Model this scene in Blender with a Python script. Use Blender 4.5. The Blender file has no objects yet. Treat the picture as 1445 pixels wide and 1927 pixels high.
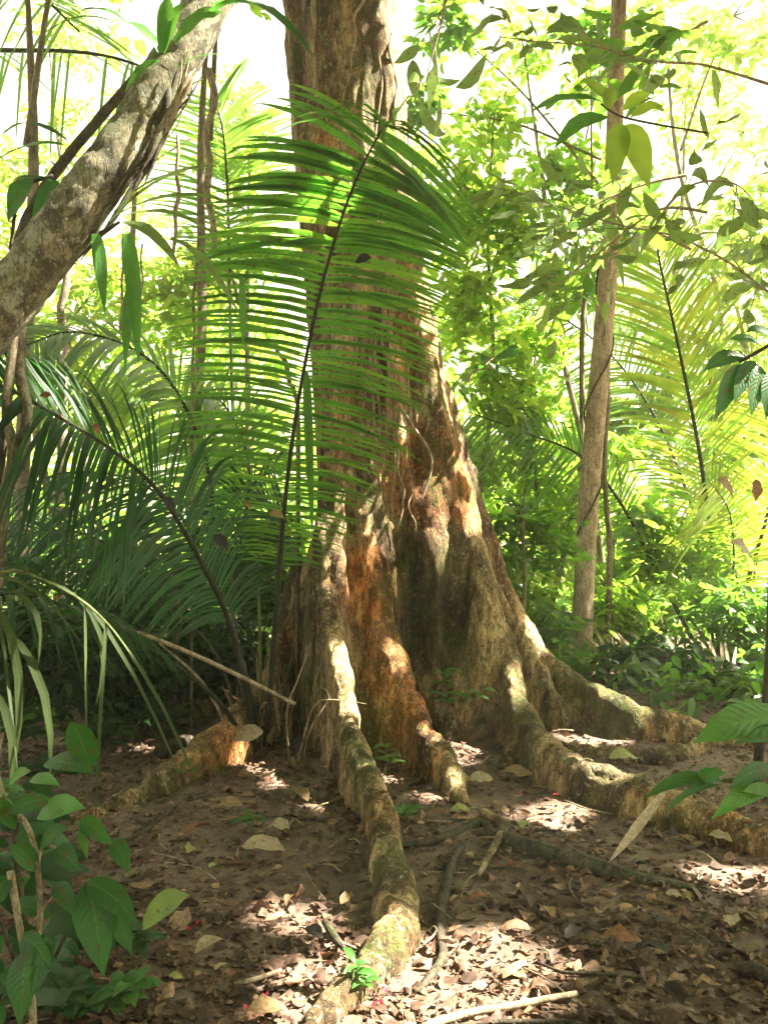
import bpy, math, random
import numpy as np
from mathutils import Vector, noise as mnoise
R = math.radians
rng = np.random.default_rng(7)
random.seed(7)
S = bpy.context.scene
COL = S.collection

# ------------------------------------------------------------------ camera
PW, PH, F = 1445.0, 1927.0, 1614.0
HOR = 1000.0
PITCH = math.atan((HOR - PH / 2) / F)
cam = bpy.data.cameras.new('camera')
cam.sensor_fit = 'VERTICAL'
cam.sensor_height = 24.0
cam.lens = 24.0 * F / PH
cam.clip_start = 0.05
cam.clip_end = 400
camo = bpy.data.objects.new('camera', cam)
camo.location = (0, 0, 1.5)
camo.rotation_euler = (math.pi / 2 + PITCH, 0, 0)
COL.objects.link(camo)
S.camera = camo

# ------------------------------------------------------------------ sun, sky, exposure
SUN_AZ, SUN_EL = R(86), R(52)          # azimuth from +Y towards +X
SUND = np.array([math.sin(SUN_AZ) * math.cos(SUN_EL), math.cos(SUN_AZ) * math.cos(SUN_EL), math.sin(SUN_EL)])
sl = bpy.data.lights.new('sun', 'SUN')
sl.energy = 5.0
sl.angle = R(0.5)
sl.color = (1.0, 0.93, 0.78)
so = bpy.data.objects.new('sun', sl)
so.rotation_euler = Vector(-SUND).to_track_quat('-Z', 'Y').to_euler()
so.location = (20, 10, 30)
COL.objects.link(so)
W = bpy.data.worlds.new('World')
S.world = W
W.use_nodes = True
nt = W.node_tree
bg = nt.nodes['Background']
sky = nt.nodes.new('ShaderNodeTexSky')
sky.sky_type = 'NISHITA'
sky.sun_disc = False
sky.sun_elevation = SUN_EL
sky.sun_rotation = SUN_AZ
sky.dust_density = 6.0
sky.air_density = 1.0
sky.ozone_density = 0.3
# bright hazy morning: the blue of the sky is washed out to a warm white
mix = nt.nodes.new('ShaderNodeMix')
mix.data_type = 'RGBA'
mix.inputs['Factor'].default_value = 0.9
mix.inputs[7].default_value = (1.75, 1.67, 1.27, 1)
nt.links.new(sky.outputs[0], mix.inputs[6])
nt.links.new(mix.outputs[2], bg.inputs['Color'])
bg.inputs['Strength'].default_value = 0.09
S.view_settings.view_transform = 'Standard'
S.view_settings.look = 'None'
S.view_settings.gamma = 1
S.view_settings.exposure = 3.5
HAZE = 0.0032
S.render.engine = 'CYCLES'
S.cycles.use_denoising = True
S.cycles.max_bounces = 7
S.cycles.diffuse_bounces = 4
S.cycles.glossy_bounces = 2
S.cycles.transmission_bounces = 5
S.cycles.volume_bounces = 1
S.cycles.sample_clamp_indirect = 6
S.cycles.caustics_reflective = False
S.cycles.caustics_refractive = False

# ------------------------------------------------------------------ helpers
cp, sp = math.cos(PITCH), math.sin(PITCH)
def P(px, py, Y):
    """point at source pixel (px,py), Y metres ahead of the camera"""
    x, z = (px - PW / 2) / F, (PH / 2 - py) / F
    dy, dz = cp - z * sp, sp + z * cp
    k = Y / dy
    return np.array([x * k, Y, 1.5 + dz * k])
def G(px, py, z=0.0):
    """point at pixel with height z"""
    x, zz = (px - PW / 2) / F, (PH / 2 - py) / F
    dy, dz = cp - zz * sp, sp + zz * cp
    k = (z - 1.5) / dz
    return np.array([x * k, dy * k, z])
def norm(v):
    v = np.asarray(v, float)
    return v / np.maximum(np.linalg.norm(v, axis=-1, keepdims=True), 1e-9)
def tagit(o, label=None, cat=None, group=None, kind=None):
    if label: o['label'] = label
    if cat: o['category'] = cat
    if group: o['group'] = group
    if kind: o['kind'] = kind
    return o
def empty(name, loc, label, cat, group=None):
    o = bpy.data.objects.new(name, None)
    o.location = [float(c) for c in loc]
    o.empty_display_size = 0.1
    COL.objects.link(o)
    return tagit(o, label, cat, group)
def mesh(name, V, Fs, mat, parent=None, uv=None, smooth=True, normals=None):
    """V (n,3) world coords; Fs list of int arrays (m,k); uv per vertex"""
    V = np.asarray(V, np.float64)
    if parent is not None:
        off = np.array(parent['_w']) if '_w' in parent else np.array(parent.location)
        V = V - off
    else:
        off = None
    me = bpy.data.meshes.new(name)
    me.vertices.add(len(V))
    me.vertices.foreach_set('co', V.astype(np.float32).ravel())
    Fs = [np.asarray(f, np.int32) for f in Fs if len(f)]
    li = np.concatenate([f.ravel() for f in Fs])
    tot = np.concatenate([np.full(len(f), f.shape[1], np.int32) for f in Fs])
    st = np.concatenate([[0], np.cumsum(tot)[:-1]]).astype(np.int32)
    me.loops.add(len(li))
    me.loops.foreach_set('vertex_index', li)
    me.polygons.add(len(tot))
    me.polygons.foreach_set('loop_start', st)
    me.polygons.foreach_set('use_smooth', np.full(len(tot), smooth))
    if uv is not None:
        l = me.uv_layers.new(name='UVMap')
        l.data.foreach_set('uv', np.asarray(uv, np.float32)[li].ravel())
    me.update(calc_edges=True)
    if normals is not None:
        me.normals_split_custom_set_from_vertices(normals.tolist())
    me.materials.append(mat)
    o = bpy.data.objects.new(name, me)
    COL.objects.link(o)
    if parent is not None:
        o.parent = parent
    return o
def one(name, V, Fs, mat, label, cat, group=None, kind=None, uv=None, smooth=True):
    """a top-level thing that is one mesh, origin at the base of its geometry"""
    V = np.asarray(V, float)
    b = np.array([V[:, 0].mean(), V[:, 1].mean(), V[:, 2].min()])
    o = mesh(name, V - b, Fs, mat, None, uv, smooth)
    o.location = [float(c) for c in b]
    return tagit(o, label, cat, group, kind)
class MB:
    def __init__(s): s.V, s.F, s.U, s.n = [], [], [], 0
    def add(s, V, Fs, uv=None):
        V = np.asarray(V, float)
        s.V.append(V)
        for f in Fs: s.F.append(np.asarray(f, np.int64) + s.n)
        s.U.append(np.zeros((len(V), 2)) if uv is None else uv)
        s.n += len(V)
        return s
    def pack(s):
        by = {}
        for f in s.F: by.setdefault(f.shape[1], []).append(f)
        return np.concatenate(s.V), [np.concatenate(v) for v in by.values()], np.concatenate(s.U)
    def build(s, name, mat, parent=None, smooth=True):
        V, Fs, U = s.pack()
        return mesh(name, V, Fs, mat, parent, U, smooth)
    def one(s, name, mat, label, cat, group=None, kind=None):
        V, Fs, U = s.pack()
        return one(name, V, Fs, mat, label, cat, group, kind, U)
def spline(pts, n):
    """Catmull-Rom resample of rows (any number of columns)"""
    p = np.asarray(pts, float)
    if len(p) == 2: p = np.array([p[0], (p[0] + p[1]) / 2, p[1]])
    p = np.vstack([2 * p[0] - p[1], p, 2 * p[-1] - p[-2]])
    m = len(p) - 3
    seg = np.linalg.norm(np.diff(p[1:-1, :3], axis=0), axis=1)
    cum = np.concatenate([[0], np.cumsum(seg)])
    s = np.linspace(0, cum[-1], n)
    i = np.clip(np.searchsorted(cum, s, 'right') - 1, 0, m - 1)
    t = ((s - cum[i]) / np.maximum(seg[i], 1e-9))[:, None]
    a, b, c, d = p[i], p[i + 1], p[i + 2], p[i + 3]
    return 0.5 * (2 * b + (c - a) * t + (2 * a - 5 * b + 4 * c - d) * t ** 2 + (3 * b - a - 3 * c + d) * t ** 3)
def tube(pts, r, n=None, sides=8, wob=0.0, seed=0):
    """tube along pts; r scalar / list per point"""
    p = np.asarray(pts, float)
    rr = np.broadcast_to(np.asarray(r, float), (len(p),))
    n = n or max(4, len(p) * 4)
    q = spline(np.column_stack([p, rr]), n)
    c, rad = q[:, :3], np.maximum(q[:, 3], 1e-4)
    T = norm(np.gradient(c, axis=0))
    ref = np.array([0.31, 0.95, 0.1]) if abs(T[0][1]) < 0.8 else np.array([1.0, 0, 0.2])
    A = np.zeros_like(T); a = ref
    for i in range(n):
        a = a - T[i] * (a @ T[i]); a = a / max(np.linalg.norm(a), 1e-9); A[i] = a
    B = np.cross(T, A)
    th = np.linspace(0, 2 * np.pi, sides, endpoint=False)
    g = np.random.default_rng(seed + 11)
    w = 1 + wob * (np.sin(th[None] * 2 + np.linspace(0, 9, n)[:, None] + seed) + .6 * np.sin(th[None] * 3 - np.linspace(0, 15, n)[:, None]) + 0.5 * g.normal(size=(n, sides)))
    V = c[:, None] + (A[:, None] * np.cos(th)[None, :, None] + B[:, None] * np.sin(th)[None, :, None]) * (rad[:, None] * w)[..., None]
    i, j = np.meshgrid(np.arange(n - 1), np.arange(sides), indexing='ij')
    k = (j + 1) % sides
    Fq = np.stack([i * sides + j, i * sides + k, (i + 1) * sides + k, (i + 1) * sides + j], -1).reshape(-1, 4)
    V = np.vstack([V.reshape(-1, 3), c[0], c[-1]])
    j = np.arange(sides); k = (j + 1) % sides
    c0, c1 = n * sides, n * sides + 1
    Ft = np.vstack([np.stack([k, j, np.full(sides, c0)], -1), np.stack([(n - 1) * sides + j, (n - 1) * sides + k, np.full(sides, c1)], -1)])
    L = np.linspace(0, 1, n)
    U = np.vstack([np.stack(np.broadcast_arrays(L[:, None], th[None] / 6.283), -1).reshape(-1, 2), [[0, 0]], [[1, 0]]])
    return V, [Fq, Ft], U
SHAPES = {
    'oval': ([0, .08, .22, .4, .6, .78, .92, 1], [.04, .42, .82, 1, .92, .62, .2, 0.0]),
    'lance': ([0, .08, .22, .4, .6, .78, .92, 1], [.05, .5, .85, 1, .9, .62, .3, 0.0]),
    'broad': ([0, .05, .15, .35, .6, .8, .93, 1], [.05, .6, .92, 1, .95, .68, .26, 0.0]),
    'strap': ([0, .12, .25, .4, .55, .7, .85, 1], [.45, .7, .9, 1, 1, .85, .5, 0.02]),
    'blade': ([0, .06, .2, .45, .7, .88, 1], [.35, .8, 1, .95, .7, .38, 0.02]),
    'low': ([0, .3, .7, 1], [.06, 1, .78, 0.0]),
    'mid': ([0, .2, .5, .8, 1], [.05, .85, 1, .55, 0.0]),
}
def leaves(Pb, V, N, Wd, arch=None, shape='oval', fold=0.25, wave=0.0, twist=0.0):
    """vectorised leaf blades. Pb base, V base->tip vector, N blade normal, Wd width, arch extra bow vector"""
    Pb, V = np.atleast_2d(Pb).astype(float), np.atleast_2d(V).astype(float)
    n = len(Pb)
    N = np.broadcast_to(np.asarray(N, float), (n, 3))
    Wd = np.broadcast_to(np.asarray(Wd, float), (n,))
    arch = np.zeros((n, 3)) if arch is None else np.broadcast_to(np.asarray(arch, float), (n, 3))
    D = norm(V)
    N = norm(N - D * (N * D).sum(1, keepdims=True))
    Sd = np.cross(D, N)
    ts, ws = np.array(SHAPES[shape][0]), np.array(SHAPES[shape][1])
    m = len(ts)
    C = Pb[:, None] + V[:, None] * ts[None, :, None] + arch[:, None] * (4 * ts * (1 - ts))[None, :, None]
    hw = Wd[:, None] * 0.5 * ws[None]
    if np.ndim(fold) == 1: fold = fold[:, None]
    up = hw * fold
    if wave:
        up = up + hw * wave * rng.normal(size=(n, m))
    tw = twist * ts[None] * np.ones((n, 1)) if np.ndim(twist) == 0 else np.asarray(twist)[:, None] * ts[None]
    Sx = Sd[:, None] * np.cos(tw)[..., None] + N[:, None] * np.sin(tw)[..., None]
    Nx = N[:, None] * np.cos(tw)[..., None] - Sd[:, None] * np.sin(tw)[..., None]
    Lf = C - Sx * hw[..., None] + Nx * up[..., None]
    up2 = up if not wave else hw * fold + hw * wave * rng.normal(size=(n, m))
    Rt = C + Sx * hw[..., None] + Nx * up2[..., None]
    X = np.stack([Lf, C, Rt], 2).reshape(-1, 3)
    i = np.arange(m - 1)
    base = np.concatenate([np.stack([3 * i, 3 * i + 1, 3 * i + 4, 3 * i + 3], -1), np.stack([3 * i + 1, 3 * i + 2, 3 * i + 5, 3 * i + 4], -1)])
    Fq = (base[None] + (np.arange(n) * 3 * m)[:, None, None]).reshape(-1, 4)
    U = np.stack(np.broadcast_arrays(ts[None, :, None], np.array([0, .5, 1.])[None, None, :]), -1)
    U = np.broadcast_to(U, (n, m, 3, 2)).reshape(-1, 2)
    return X, [Fq], U

# ------------------------------------------------------------------ materials
class NB:
    """tiny node-building helper"""
    def __init__(s, name):
        s.m = bpy.data.materials.new(name); s.m.use_nodes = True
        s.t = s.m.node_tree; s.t.nodes.clear()
        s.out = s.n('OutputMaterial')
    def n(s, k, **kw):
        x = s.t.nodes.new('ShaderNode' + k)
        for a, b in kw.items(): setattr(x, a, b)
        return x
    def l(s, a, b): s.t.links.new(a, b)
    def ramp(s, fac, stops, interp='LINEAR'):
        r = s.n('ValToRGB'); e = r.color_ramp.elements
        r.color_ramp.interpolation = interp
        while len(e) < len(stops): e.new(0.5)
        for i, (p, c) in enumerate(stops):
            e[i].position = p
            e[i].color = (*c, 1) if len(c) == 3 else c
        s.l(fac, r.inputs[0]); return r.outputs[0]
    def noise(s, vec, scale, detail=6, rough=.6, dist=0.0):
        x = s.n('TexNoise'); x.inputs['Scale'].default_value = scale
        x.inputs['Detail'].default_value = detail; x.inputs['Roughness'].default_value = rough
        x.inputs['Distortion'].default_value = dist
        s.l(vec, x.inputs['Vector']); return x.outputs['Fac']
    def mapv(s, vec, scale):
        x = s.n('Mapping'); x.inputs['Scale'].default_value = scale
        s.l(vec, x.inputs['Vector']); return x.outputs[0]
    def mix(s, fac, a, b, mode='MIX'):
        x = s.n('Mix', data_type='RGBA', blend_type=mode)
        if isinstance(fac, (int, float)): x.inputs[0].default_value = fac
        else: s.l(fac, x.inputs[0])
        for v, i in ((a, 6), (b, 7)):
            if isinstance(v, tuple): x.inputs[i].default_value = (*v, 1)
            else: s.l(v, x.inputs[i])
        return x.outputs[2]
    def math(s, op, a, b=0.0):
        x = s.n('Math', operation=op)
        for v, i in ((a, 0), (b, 1)):
            if isinstance(v, (int, float)): x.inputs[i].default_value = v
            else: s.l(v, x.inputs[i])
        return x.outputs[0]
    def bump(s, h, strength, dist, nrm=None):
        x = s.n('Bump'); x.inputs['Strength'].default_value = strength; x.inputs['Distance'].default_value = dist
        s.l(h, x.inputs['Height'])
        if nrm is not None: s.l(nrm, x.inputs['Normal'])
        return x.outputs[0]

def leaf_mat(name, cols, trans, gloss=.35, rough=.38, tw=.5, veins=False, spots=0.0, dead=None):
    """cols: list of reflect colours, trans: list of transmitted colours (same length), varied per leaf"""
    b = NB(name)
    geo = b.n('NewGeometry')
    k = len(cols)
    rnd = geo.outputs['Random Per Island']
    st = [(i / max(k - 1, 1), c) for i, c in enumerate(cols)]
    st2 = [(i / max(k - 1, 1), c) for i, c in enumerate(trans)]
    c = b.ramp(rnd, st); t = b.ramp(rnd, st2)
    tc = b.n('TexCoord')
    pos = geo.outputs['Position']
    big = b.noise(pos, 5.0, 2)
    br = b.ramp(big, [(.3, (.72, .72, .72)), (.7, (1.15, 1.15, 1.1))])
    c = b.mix(1.0, c, br, 'MULTIPLY'); t = b.mix(1.0, t, br, 'MULTIPLY')
    nrm = None
    if veins:
        uv = tc.outputs['UV']
        sx = b.n('SeparateXYZ'); b.l(uv, sx.inputs[0])
        off = b.math('ABSOLUTE', b.math('SUBTRACT', sx.outputs[1], .5))
        mid = b.math('LESS_THAN', off, .022)
        if veins == 'side':
            a = b.math('SUBTRACT', b.math('MULTIPLY', sx.outputs[0], 11.0), b.math('MULTIPLY', off, 5.0))
            w = b.math('SINE', b.math('MULTIPLY', a, 6.283))
            vn = b.math('GREATER_THAN', w, .9)
            mid2 = b.math('MAXIMUM', mid, b.math('MULTIPLY', vn, .2))
            hgt = b.math('MULTIPLY', w, -.5)
        else:
            w = b.math('SINE', b.math('MULTIPLY', sx.outputs[1], 44.0))
            mid2 = mid; hgt = w
        c = b.mix(b.math('MULTIPLY', mid2, .45), c, (.22, .34, .07))
        t = b.mix(b.math('MULTIPLY', mid2, .4), t, (.03, .07, .01))
        nrm = b.bump(hgt, .25, .003)
    if spots:
        sp_ = b.noise(pos, 38.0, 2)
        f = b.ramp(sp_, [(.61, (0, 0, 0)), (.64, (1, 1, 1))])
        f = b.math('MULTIPLY', f, spots)
        c = b.mix(f, c, (.12, .07, .02)); t = b.mix(f, t, (.12, .06, .01))
    p = b.n('BsdfPrincipled')
    p.inputs['Roughness'].default_value = rough
    p.inputs['Specular IOR Level'].default_value = gloss
    b.l(c, p.inputs['Base Color'])
    tr = b.n('BsdfTranslucent'); b.l(t, tr.inputs['Color'])
    if nrm is not None: b.l(nrm, p.inputs['Normal'])
    mx = b.n('MixShader'); mx.inputs[0].default_value = tw
    b.l(p.outputs[0], mx.inputs[1]); b.l(tr.outputs[0], mx.inputs[2]); b.l(mx.outputs[0], b.out.inputs[0])
    return b.m

def bark_mat(name, light, mid, dark, moss=(.06, .09, .015), red=None, moss_amt=.5, scale=1.0, streak=.25, bump=.9, dist=.03, lichen=None, zones=(), cracks=.6):
    b = NB(name)
    geo = b.n('NewGeometry'); pos = geo.outputs['Position']
    sv = b.mapv(pos, (1, 1, streak))
    n1 = b.noise(sv, 5.5 * scale, 9, .68, .4)
    n2 = b.noise(pos, 2.1 * scale, 5, .6, .3)
    n3 = b.noise(b.mapv(pos, (1, 1, .5)), 17 * scale, 8, .7, .2)
    c = b.ramp(n1, [(.34, dark), (.46, mid), (.56, light), (.78, tuple(min(1, x * 1.25) for x in light))])
    if red:
        f = b.ramp(b.noise(b.mapv(pos, (1, 1, .45)), 1.5 * scale, 4, .55), [(.50, (0, 0, 0)), (.68, (1, 1, 1))])
        c = b.mix(b.math('MULTIPLY', f, .8), c, b.mix(1.0, c, red, 'MULTIPLY'))
        f = b.ramp(b.noise(b.mapv(pos, (1, 1, .3)), 2.6 * scale, 7, .68, .5), [(.46, (1, 1, 1)), (.56, (.22, .21, .2))])
        c = b.mix(.9, c, f, 'MULTIPLY')
    blot = b.ramp(n3, [(.38, (.35, .33, .3)), (.52, (1, 1, 1))])
    c = b.mix(.7, c, blot, 'MULTIPLY')
    if lichen:
        f = b.ramp(b.noise(pos, 5.0 * scale, 7, .65, .6), [(.53, (0, 0, 0)), (.57, (1, 1, 1))])
        c = b.mix(b.math('MULTIPLY', f, .7), c, lichen)
        f = b.ramp(b.noise(b.mapv(pos, (1.1, 1.3, .9)), 4.2 * scale, 7, .7, .8), [(.53, (0, 0, 0)), (.58, (1, 1, 1))])
        c = b.mix(b.math('MULTIPLY', f, .75), c, tuple(x * 1.3 for x in dark))
    f = b.ramp(b.noise(b.mapv(pos, (1, 1, .8)), 26 * scale, 6, .7, 1.0), [(.57, (0, 0, 0)), (.60, (1, 1, 1))])
    c = b.mix(b.math('MULTIPLY', f, .55), c, tuple(min(.5, x * 1.45) for x in light))
    f = b.ramp(b.noise(b.mapv(pos, (1, 1, .5)), 44 * scale, 7, .75, .6), [(.42, (1, 1, 1)), (.46, (0, 0, 0))])
    c = b.mix(b.math('MULTIPLY', f, .75), c, dark)
    cr_ = b.math('ABSOLUTE', b.math('SUBTRACT', b.noise(b.mapv(pos, (1, 1, .16)), 8.5 * scale, 5, .6, .5), .5))
    cr2 = b.math('ABSOLUTE', b.math('SUBTRACT', b.noise(b.mapv(pos, (1, 1, .4)), 19 * scale, 4, .6, .4), .5))
    crk = b.ramp(b.math('MINIMUM', cr_, b.math('MULTIPLY', cr2, 1.6)), [(.0, (0, 0, 0)), (.022, (1, 1, 1))])
    c = b.mix(cracks, c, b.mix(crk, dark, c))
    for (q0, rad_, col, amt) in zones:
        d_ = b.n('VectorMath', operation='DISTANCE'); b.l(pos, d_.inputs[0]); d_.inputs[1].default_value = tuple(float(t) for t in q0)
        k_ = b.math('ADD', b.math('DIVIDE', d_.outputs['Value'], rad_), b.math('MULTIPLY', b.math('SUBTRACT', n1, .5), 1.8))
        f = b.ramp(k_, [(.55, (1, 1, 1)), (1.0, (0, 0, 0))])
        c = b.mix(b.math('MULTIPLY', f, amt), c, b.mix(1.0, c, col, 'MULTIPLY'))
    f = b.math('MULTIPLY', b.ramp(n2, [(.50, (0, 0, 0)), (.60, (1, 1, 1))]), b.ramp(b.noise(pos, 30 * scale, 6, .75), [(.40, (0, 0, 0)), (.56, (1, 1, 1))]))
    c = b.mix(b.math('MULTIPLY', f, moss_amt), c, moss)
    p = b.n('BsdfPrincipled'); p.inputs['Roughness'].default_value = .85
    p.inputs['Specular IOR Level'].default_value = .25
    b.l(c, p.inputs['Base Color'])
    h = b.math('ADD', b.math('MULTIPLY', n1, .7), b.math('MULTIPLY', n3, .45))
    h = b.math('ADD', h, b.math('MULTIPLY', b.noise(pos, 60 * scale, 5, .7), .18))
    h = b.math('ADD', h, b.math('MULTIPLY', crk, .3 * cracks))
    b.l(b.bump(h, bump, dist), p.inputs['Normal'])
    b.l(p.outputs[0], b.out.inputs[0])
    return b.m

def litter_mat(name, cols):
    b = NB(name); geo = b.n('NewGeometry')
    c = b.ramp(geo.outputs['Random Per Island'], [(i / (len(cols) - 1), x) for i, x in enumerate(cols)])
    n = b.noise(geo.outputs['Position'], 60, 4, .6)
    c = b.mix(.7, c, b.ramp(n, [(.35, (.35, .33, .3)), (.6, (1, 1, 1))]), 'MULTIPLY')
    p = b.n('BsdfPrincipled'); p.inputs['Roughness'].default_value = .62
    p.inputs['Specular IOR Level'].default_value = .3
    b.l(c, p.inputs['Base Color']); b.l(b.bump(n, .5, .004), p.inputs['Normal'])
    tr = b.n('BsdfTranslucent'); b.l(c, tr.inputs['Color'])
    mx = b.n('MixShader'); mx.inputs[0].default_value = .18
    b.l(p.outputs[0], mx.inputs[1]); b.l(tr.outputs[0], mx.inputs[2]); b.l(mx.outputs[0], b.out.inputs[0])
    return b.m

def ground_mat():
    b = NB('forest_soil'); geo = b.n('NewGeometry'); pos = geo.outputs['Position']
    n1 = b.noise(pos, 1.3, 6, .6); n2 = b.noise(pos, 9, 8, .7); n3 = b.noise(pos, 45, 6, .7)
    c = b.ramp(n2, [(.3, (.05, .031, .021)), (.5, (.14, .088, .06)), (.7, (.26, .175, .125))])
    c = b.mix(b.ramp(n1, [(.4, (0, 0, 0)), (.65, (1, 1, 1))]), c, b.ramp(n3, [(.3, (.085, .058, .041)), (.7, (.27, .195, .14))]))
    p = b.n('BsdfPrincipled')
    b.l(c, p.inputs['Base Color'])
    b.l(b.ramp(n1, [(.35, (.45, .45, .45)), (.6, (.8, .8, .8))]), p.inputs['Roughness'])
    p.inputs['Specular IOR Level'].default_value = .35
    h = b.math('ADD', b.math('MULTIPLY', n2, .8), b.math('MULTIPLY', n3, .3))
    b.l(b.bump(h, .9, .035), p.inputs['Normal'])
    b.l(p.outputs[0], b.out.inputs[0])
    return b.m

M = {}
M['soil'] = ground_mat()
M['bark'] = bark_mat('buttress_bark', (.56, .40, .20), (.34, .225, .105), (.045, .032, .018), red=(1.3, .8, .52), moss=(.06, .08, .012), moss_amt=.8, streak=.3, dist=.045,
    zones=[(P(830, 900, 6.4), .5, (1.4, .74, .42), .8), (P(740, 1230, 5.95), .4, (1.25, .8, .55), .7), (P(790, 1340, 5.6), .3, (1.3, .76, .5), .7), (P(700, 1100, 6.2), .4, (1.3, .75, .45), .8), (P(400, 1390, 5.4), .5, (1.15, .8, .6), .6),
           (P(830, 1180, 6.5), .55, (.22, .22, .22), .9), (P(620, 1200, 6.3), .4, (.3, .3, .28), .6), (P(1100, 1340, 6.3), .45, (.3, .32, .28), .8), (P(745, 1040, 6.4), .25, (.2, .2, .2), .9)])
M['bark_root'] = bark_mat('root_bark', (.42, .32, .18), (.24, .165, .085), (.05, .036, .022), red=(1.3, .72, .42), moss=(.07, .095, .018), moss_amt=.7, streak=.5, scale=1.3, dist=.025)
M['bark_lean'] = bark_mat('lichen_bark', (.25, .22, .14), (.14, .125, .078), (.04, .038, .024), moss=(.10, .11, .04), moss_amt=.5, streak=.8, scale=1.4, lichen=(.33, .34, .26), dist=.012)
M['bark_slim'] = bark_mat('slim_bark', (.58, .45, .29), (.42, .32, .20), (.13, .09, .055), moss=(.12, .13, .05), moss_amt=.3, streak=.35, scale=2.5, dist=.012)
M['bark_far'] = bark_mat('pale_bark', (.30, .25, .17), (.2, .16, .1), (.08, .06, .04), moss_amt=.3, scale=2.0, streak=.4, dist=.015)
M['dark_wood'] = bark_mat('dark_root_bark', (.10, .08, .055), (.06, .048, .03), (.02, .017, .012), moss=(.06, .08, .02), moss_amt=.7, scale=3, streak=.7, dist=.01)
M['mossy_root'] = bark_mat('mossy_root_bark', (.13, .115, .07), (.08, .07, .045), (.025, .022, .015), moss=(.05, .075, .015), moss_amt=.95, scale=2, streak=.7, dist=.02)
M['dry_wood'] = bark_mat('dry_wood', (.42, .34, .23), (.28, .21, .13), (.12, .085, .05), moss_amt=.15, scale=4, streak=.5, dist=.006)
M['rachis'] = bark_mat('palm_stalk', (.035, .035, .02), (.022, .024, .014), (.01, .01, .008), moss_amt=.1, scale=5, streak=.3, dist=.004)
M['stalk_green'] = bark_mat('green_stalk', (.16, .2, .06), (.10, .13, .035), (.05, .06, .02), moss_amt=.1, scale=5, streak=.3, dist=.004)
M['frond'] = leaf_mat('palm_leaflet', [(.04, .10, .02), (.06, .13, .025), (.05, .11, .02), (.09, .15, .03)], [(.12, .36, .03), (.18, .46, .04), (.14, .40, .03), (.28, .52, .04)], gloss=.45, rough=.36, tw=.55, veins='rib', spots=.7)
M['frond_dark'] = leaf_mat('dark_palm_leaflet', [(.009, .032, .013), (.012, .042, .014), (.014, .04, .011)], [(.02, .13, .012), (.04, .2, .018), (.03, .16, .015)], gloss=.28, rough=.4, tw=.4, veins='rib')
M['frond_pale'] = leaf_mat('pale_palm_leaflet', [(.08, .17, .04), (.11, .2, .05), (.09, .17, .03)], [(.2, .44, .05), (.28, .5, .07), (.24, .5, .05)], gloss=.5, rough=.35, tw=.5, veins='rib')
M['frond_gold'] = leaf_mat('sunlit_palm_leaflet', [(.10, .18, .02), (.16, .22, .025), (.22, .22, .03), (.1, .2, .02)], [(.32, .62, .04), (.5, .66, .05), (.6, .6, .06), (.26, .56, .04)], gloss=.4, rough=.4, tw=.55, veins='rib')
M['leaf_bg'] = leaf_mat('sunlit_understory_leaf', [(.08, .16, .025), (.12, .20, .03), (.15, .23, .035), (.07, .14, .02)], [(.32, .62, .05), (.45, .70, .06), (.55, .72, .07), (.28, .56, .05)], gloss=.35, rough=.4, tw=.62)
M['ribbon'] = leaf_mat('ribbon_leaflet', [(.03, .048, .015), (.045, .065, .02)], [(.06, .12, .025), (.09, .15, .03)], gloss=.2, rough=.5, tw=.35, veins='rib')
M['leaf_yel'] = leaf_mat('yellowing_leaf', [(.12, .2, .03), (.17, .23, .035), (.22, .24, .04)], [(.30, .56, .06), (.42, .62, .07), (.55, .60, .08)], gloss=.3, rough=.45, tw=.58)
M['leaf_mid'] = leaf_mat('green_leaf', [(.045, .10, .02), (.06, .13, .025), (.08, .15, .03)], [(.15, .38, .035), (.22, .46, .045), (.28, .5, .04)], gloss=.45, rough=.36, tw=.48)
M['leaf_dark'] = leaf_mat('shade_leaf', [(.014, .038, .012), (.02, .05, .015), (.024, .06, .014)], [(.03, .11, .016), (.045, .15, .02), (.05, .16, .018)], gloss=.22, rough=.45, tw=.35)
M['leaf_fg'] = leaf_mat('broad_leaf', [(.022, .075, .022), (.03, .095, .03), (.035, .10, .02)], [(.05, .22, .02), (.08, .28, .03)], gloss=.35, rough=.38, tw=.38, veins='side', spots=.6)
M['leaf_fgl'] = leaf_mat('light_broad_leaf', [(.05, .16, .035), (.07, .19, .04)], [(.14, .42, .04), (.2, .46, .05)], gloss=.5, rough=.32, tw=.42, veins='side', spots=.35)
M['leaf_holed'] = leaf_mat('worn_leaf', [(.10, .16, .06), (.13, .18, .07), (.09, .14, .05)], [(.26, .42, .09), (.34, .48, .12), (.22, .38, .08)], gloss=.35, rough=.4, tw=.5, veins='side', spots=.8)
M['litter'] = litter_mat('fallen_leaf_litter', [(0.054, 0.031, 0.019), (0.112, 0.063, 0.041), (0.072, 0.041, 0.027), (0.176, 0.098, 0.060), (0.064, 0.036, 0.024), (0.240, 0.133, 0.078), (0.096, 0.055, 0.036), (0.136, 0.077, 0.050), (0.320, 0.175, 0.099), (0.064, 0.038, 0.027), (0.176, 0.105, 0.068), (0.480, 0.301, 0.180), (0.120, 0.070, 0.046)])
M['dead'] = litter_mat('dry_leaf', [(.36, .24, .12), (.28, .17, .08)])
M['dead_pale'] = litter_mat('pale_dry_leaf', [(.5, .4, .26), (.42, .32, .2)])
M['dead_red'] = litter_mat('rust_dry_leaf', [(.3, .13, .06), (.22, .1, .05)])
M['dead_dark'] = litter_mat('blackened_leaf', [(.03, .022, .015), (.02, .016, .012)])
M['dead_green'] = litter_mat('yellow_green_fallen_leaf', [(.3, .34, .1), (.36, .36, .12)])
M['petal'] = litter_mat('red_petal', [(.45, .03, .05), (.6, .06, .08)])

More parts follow.
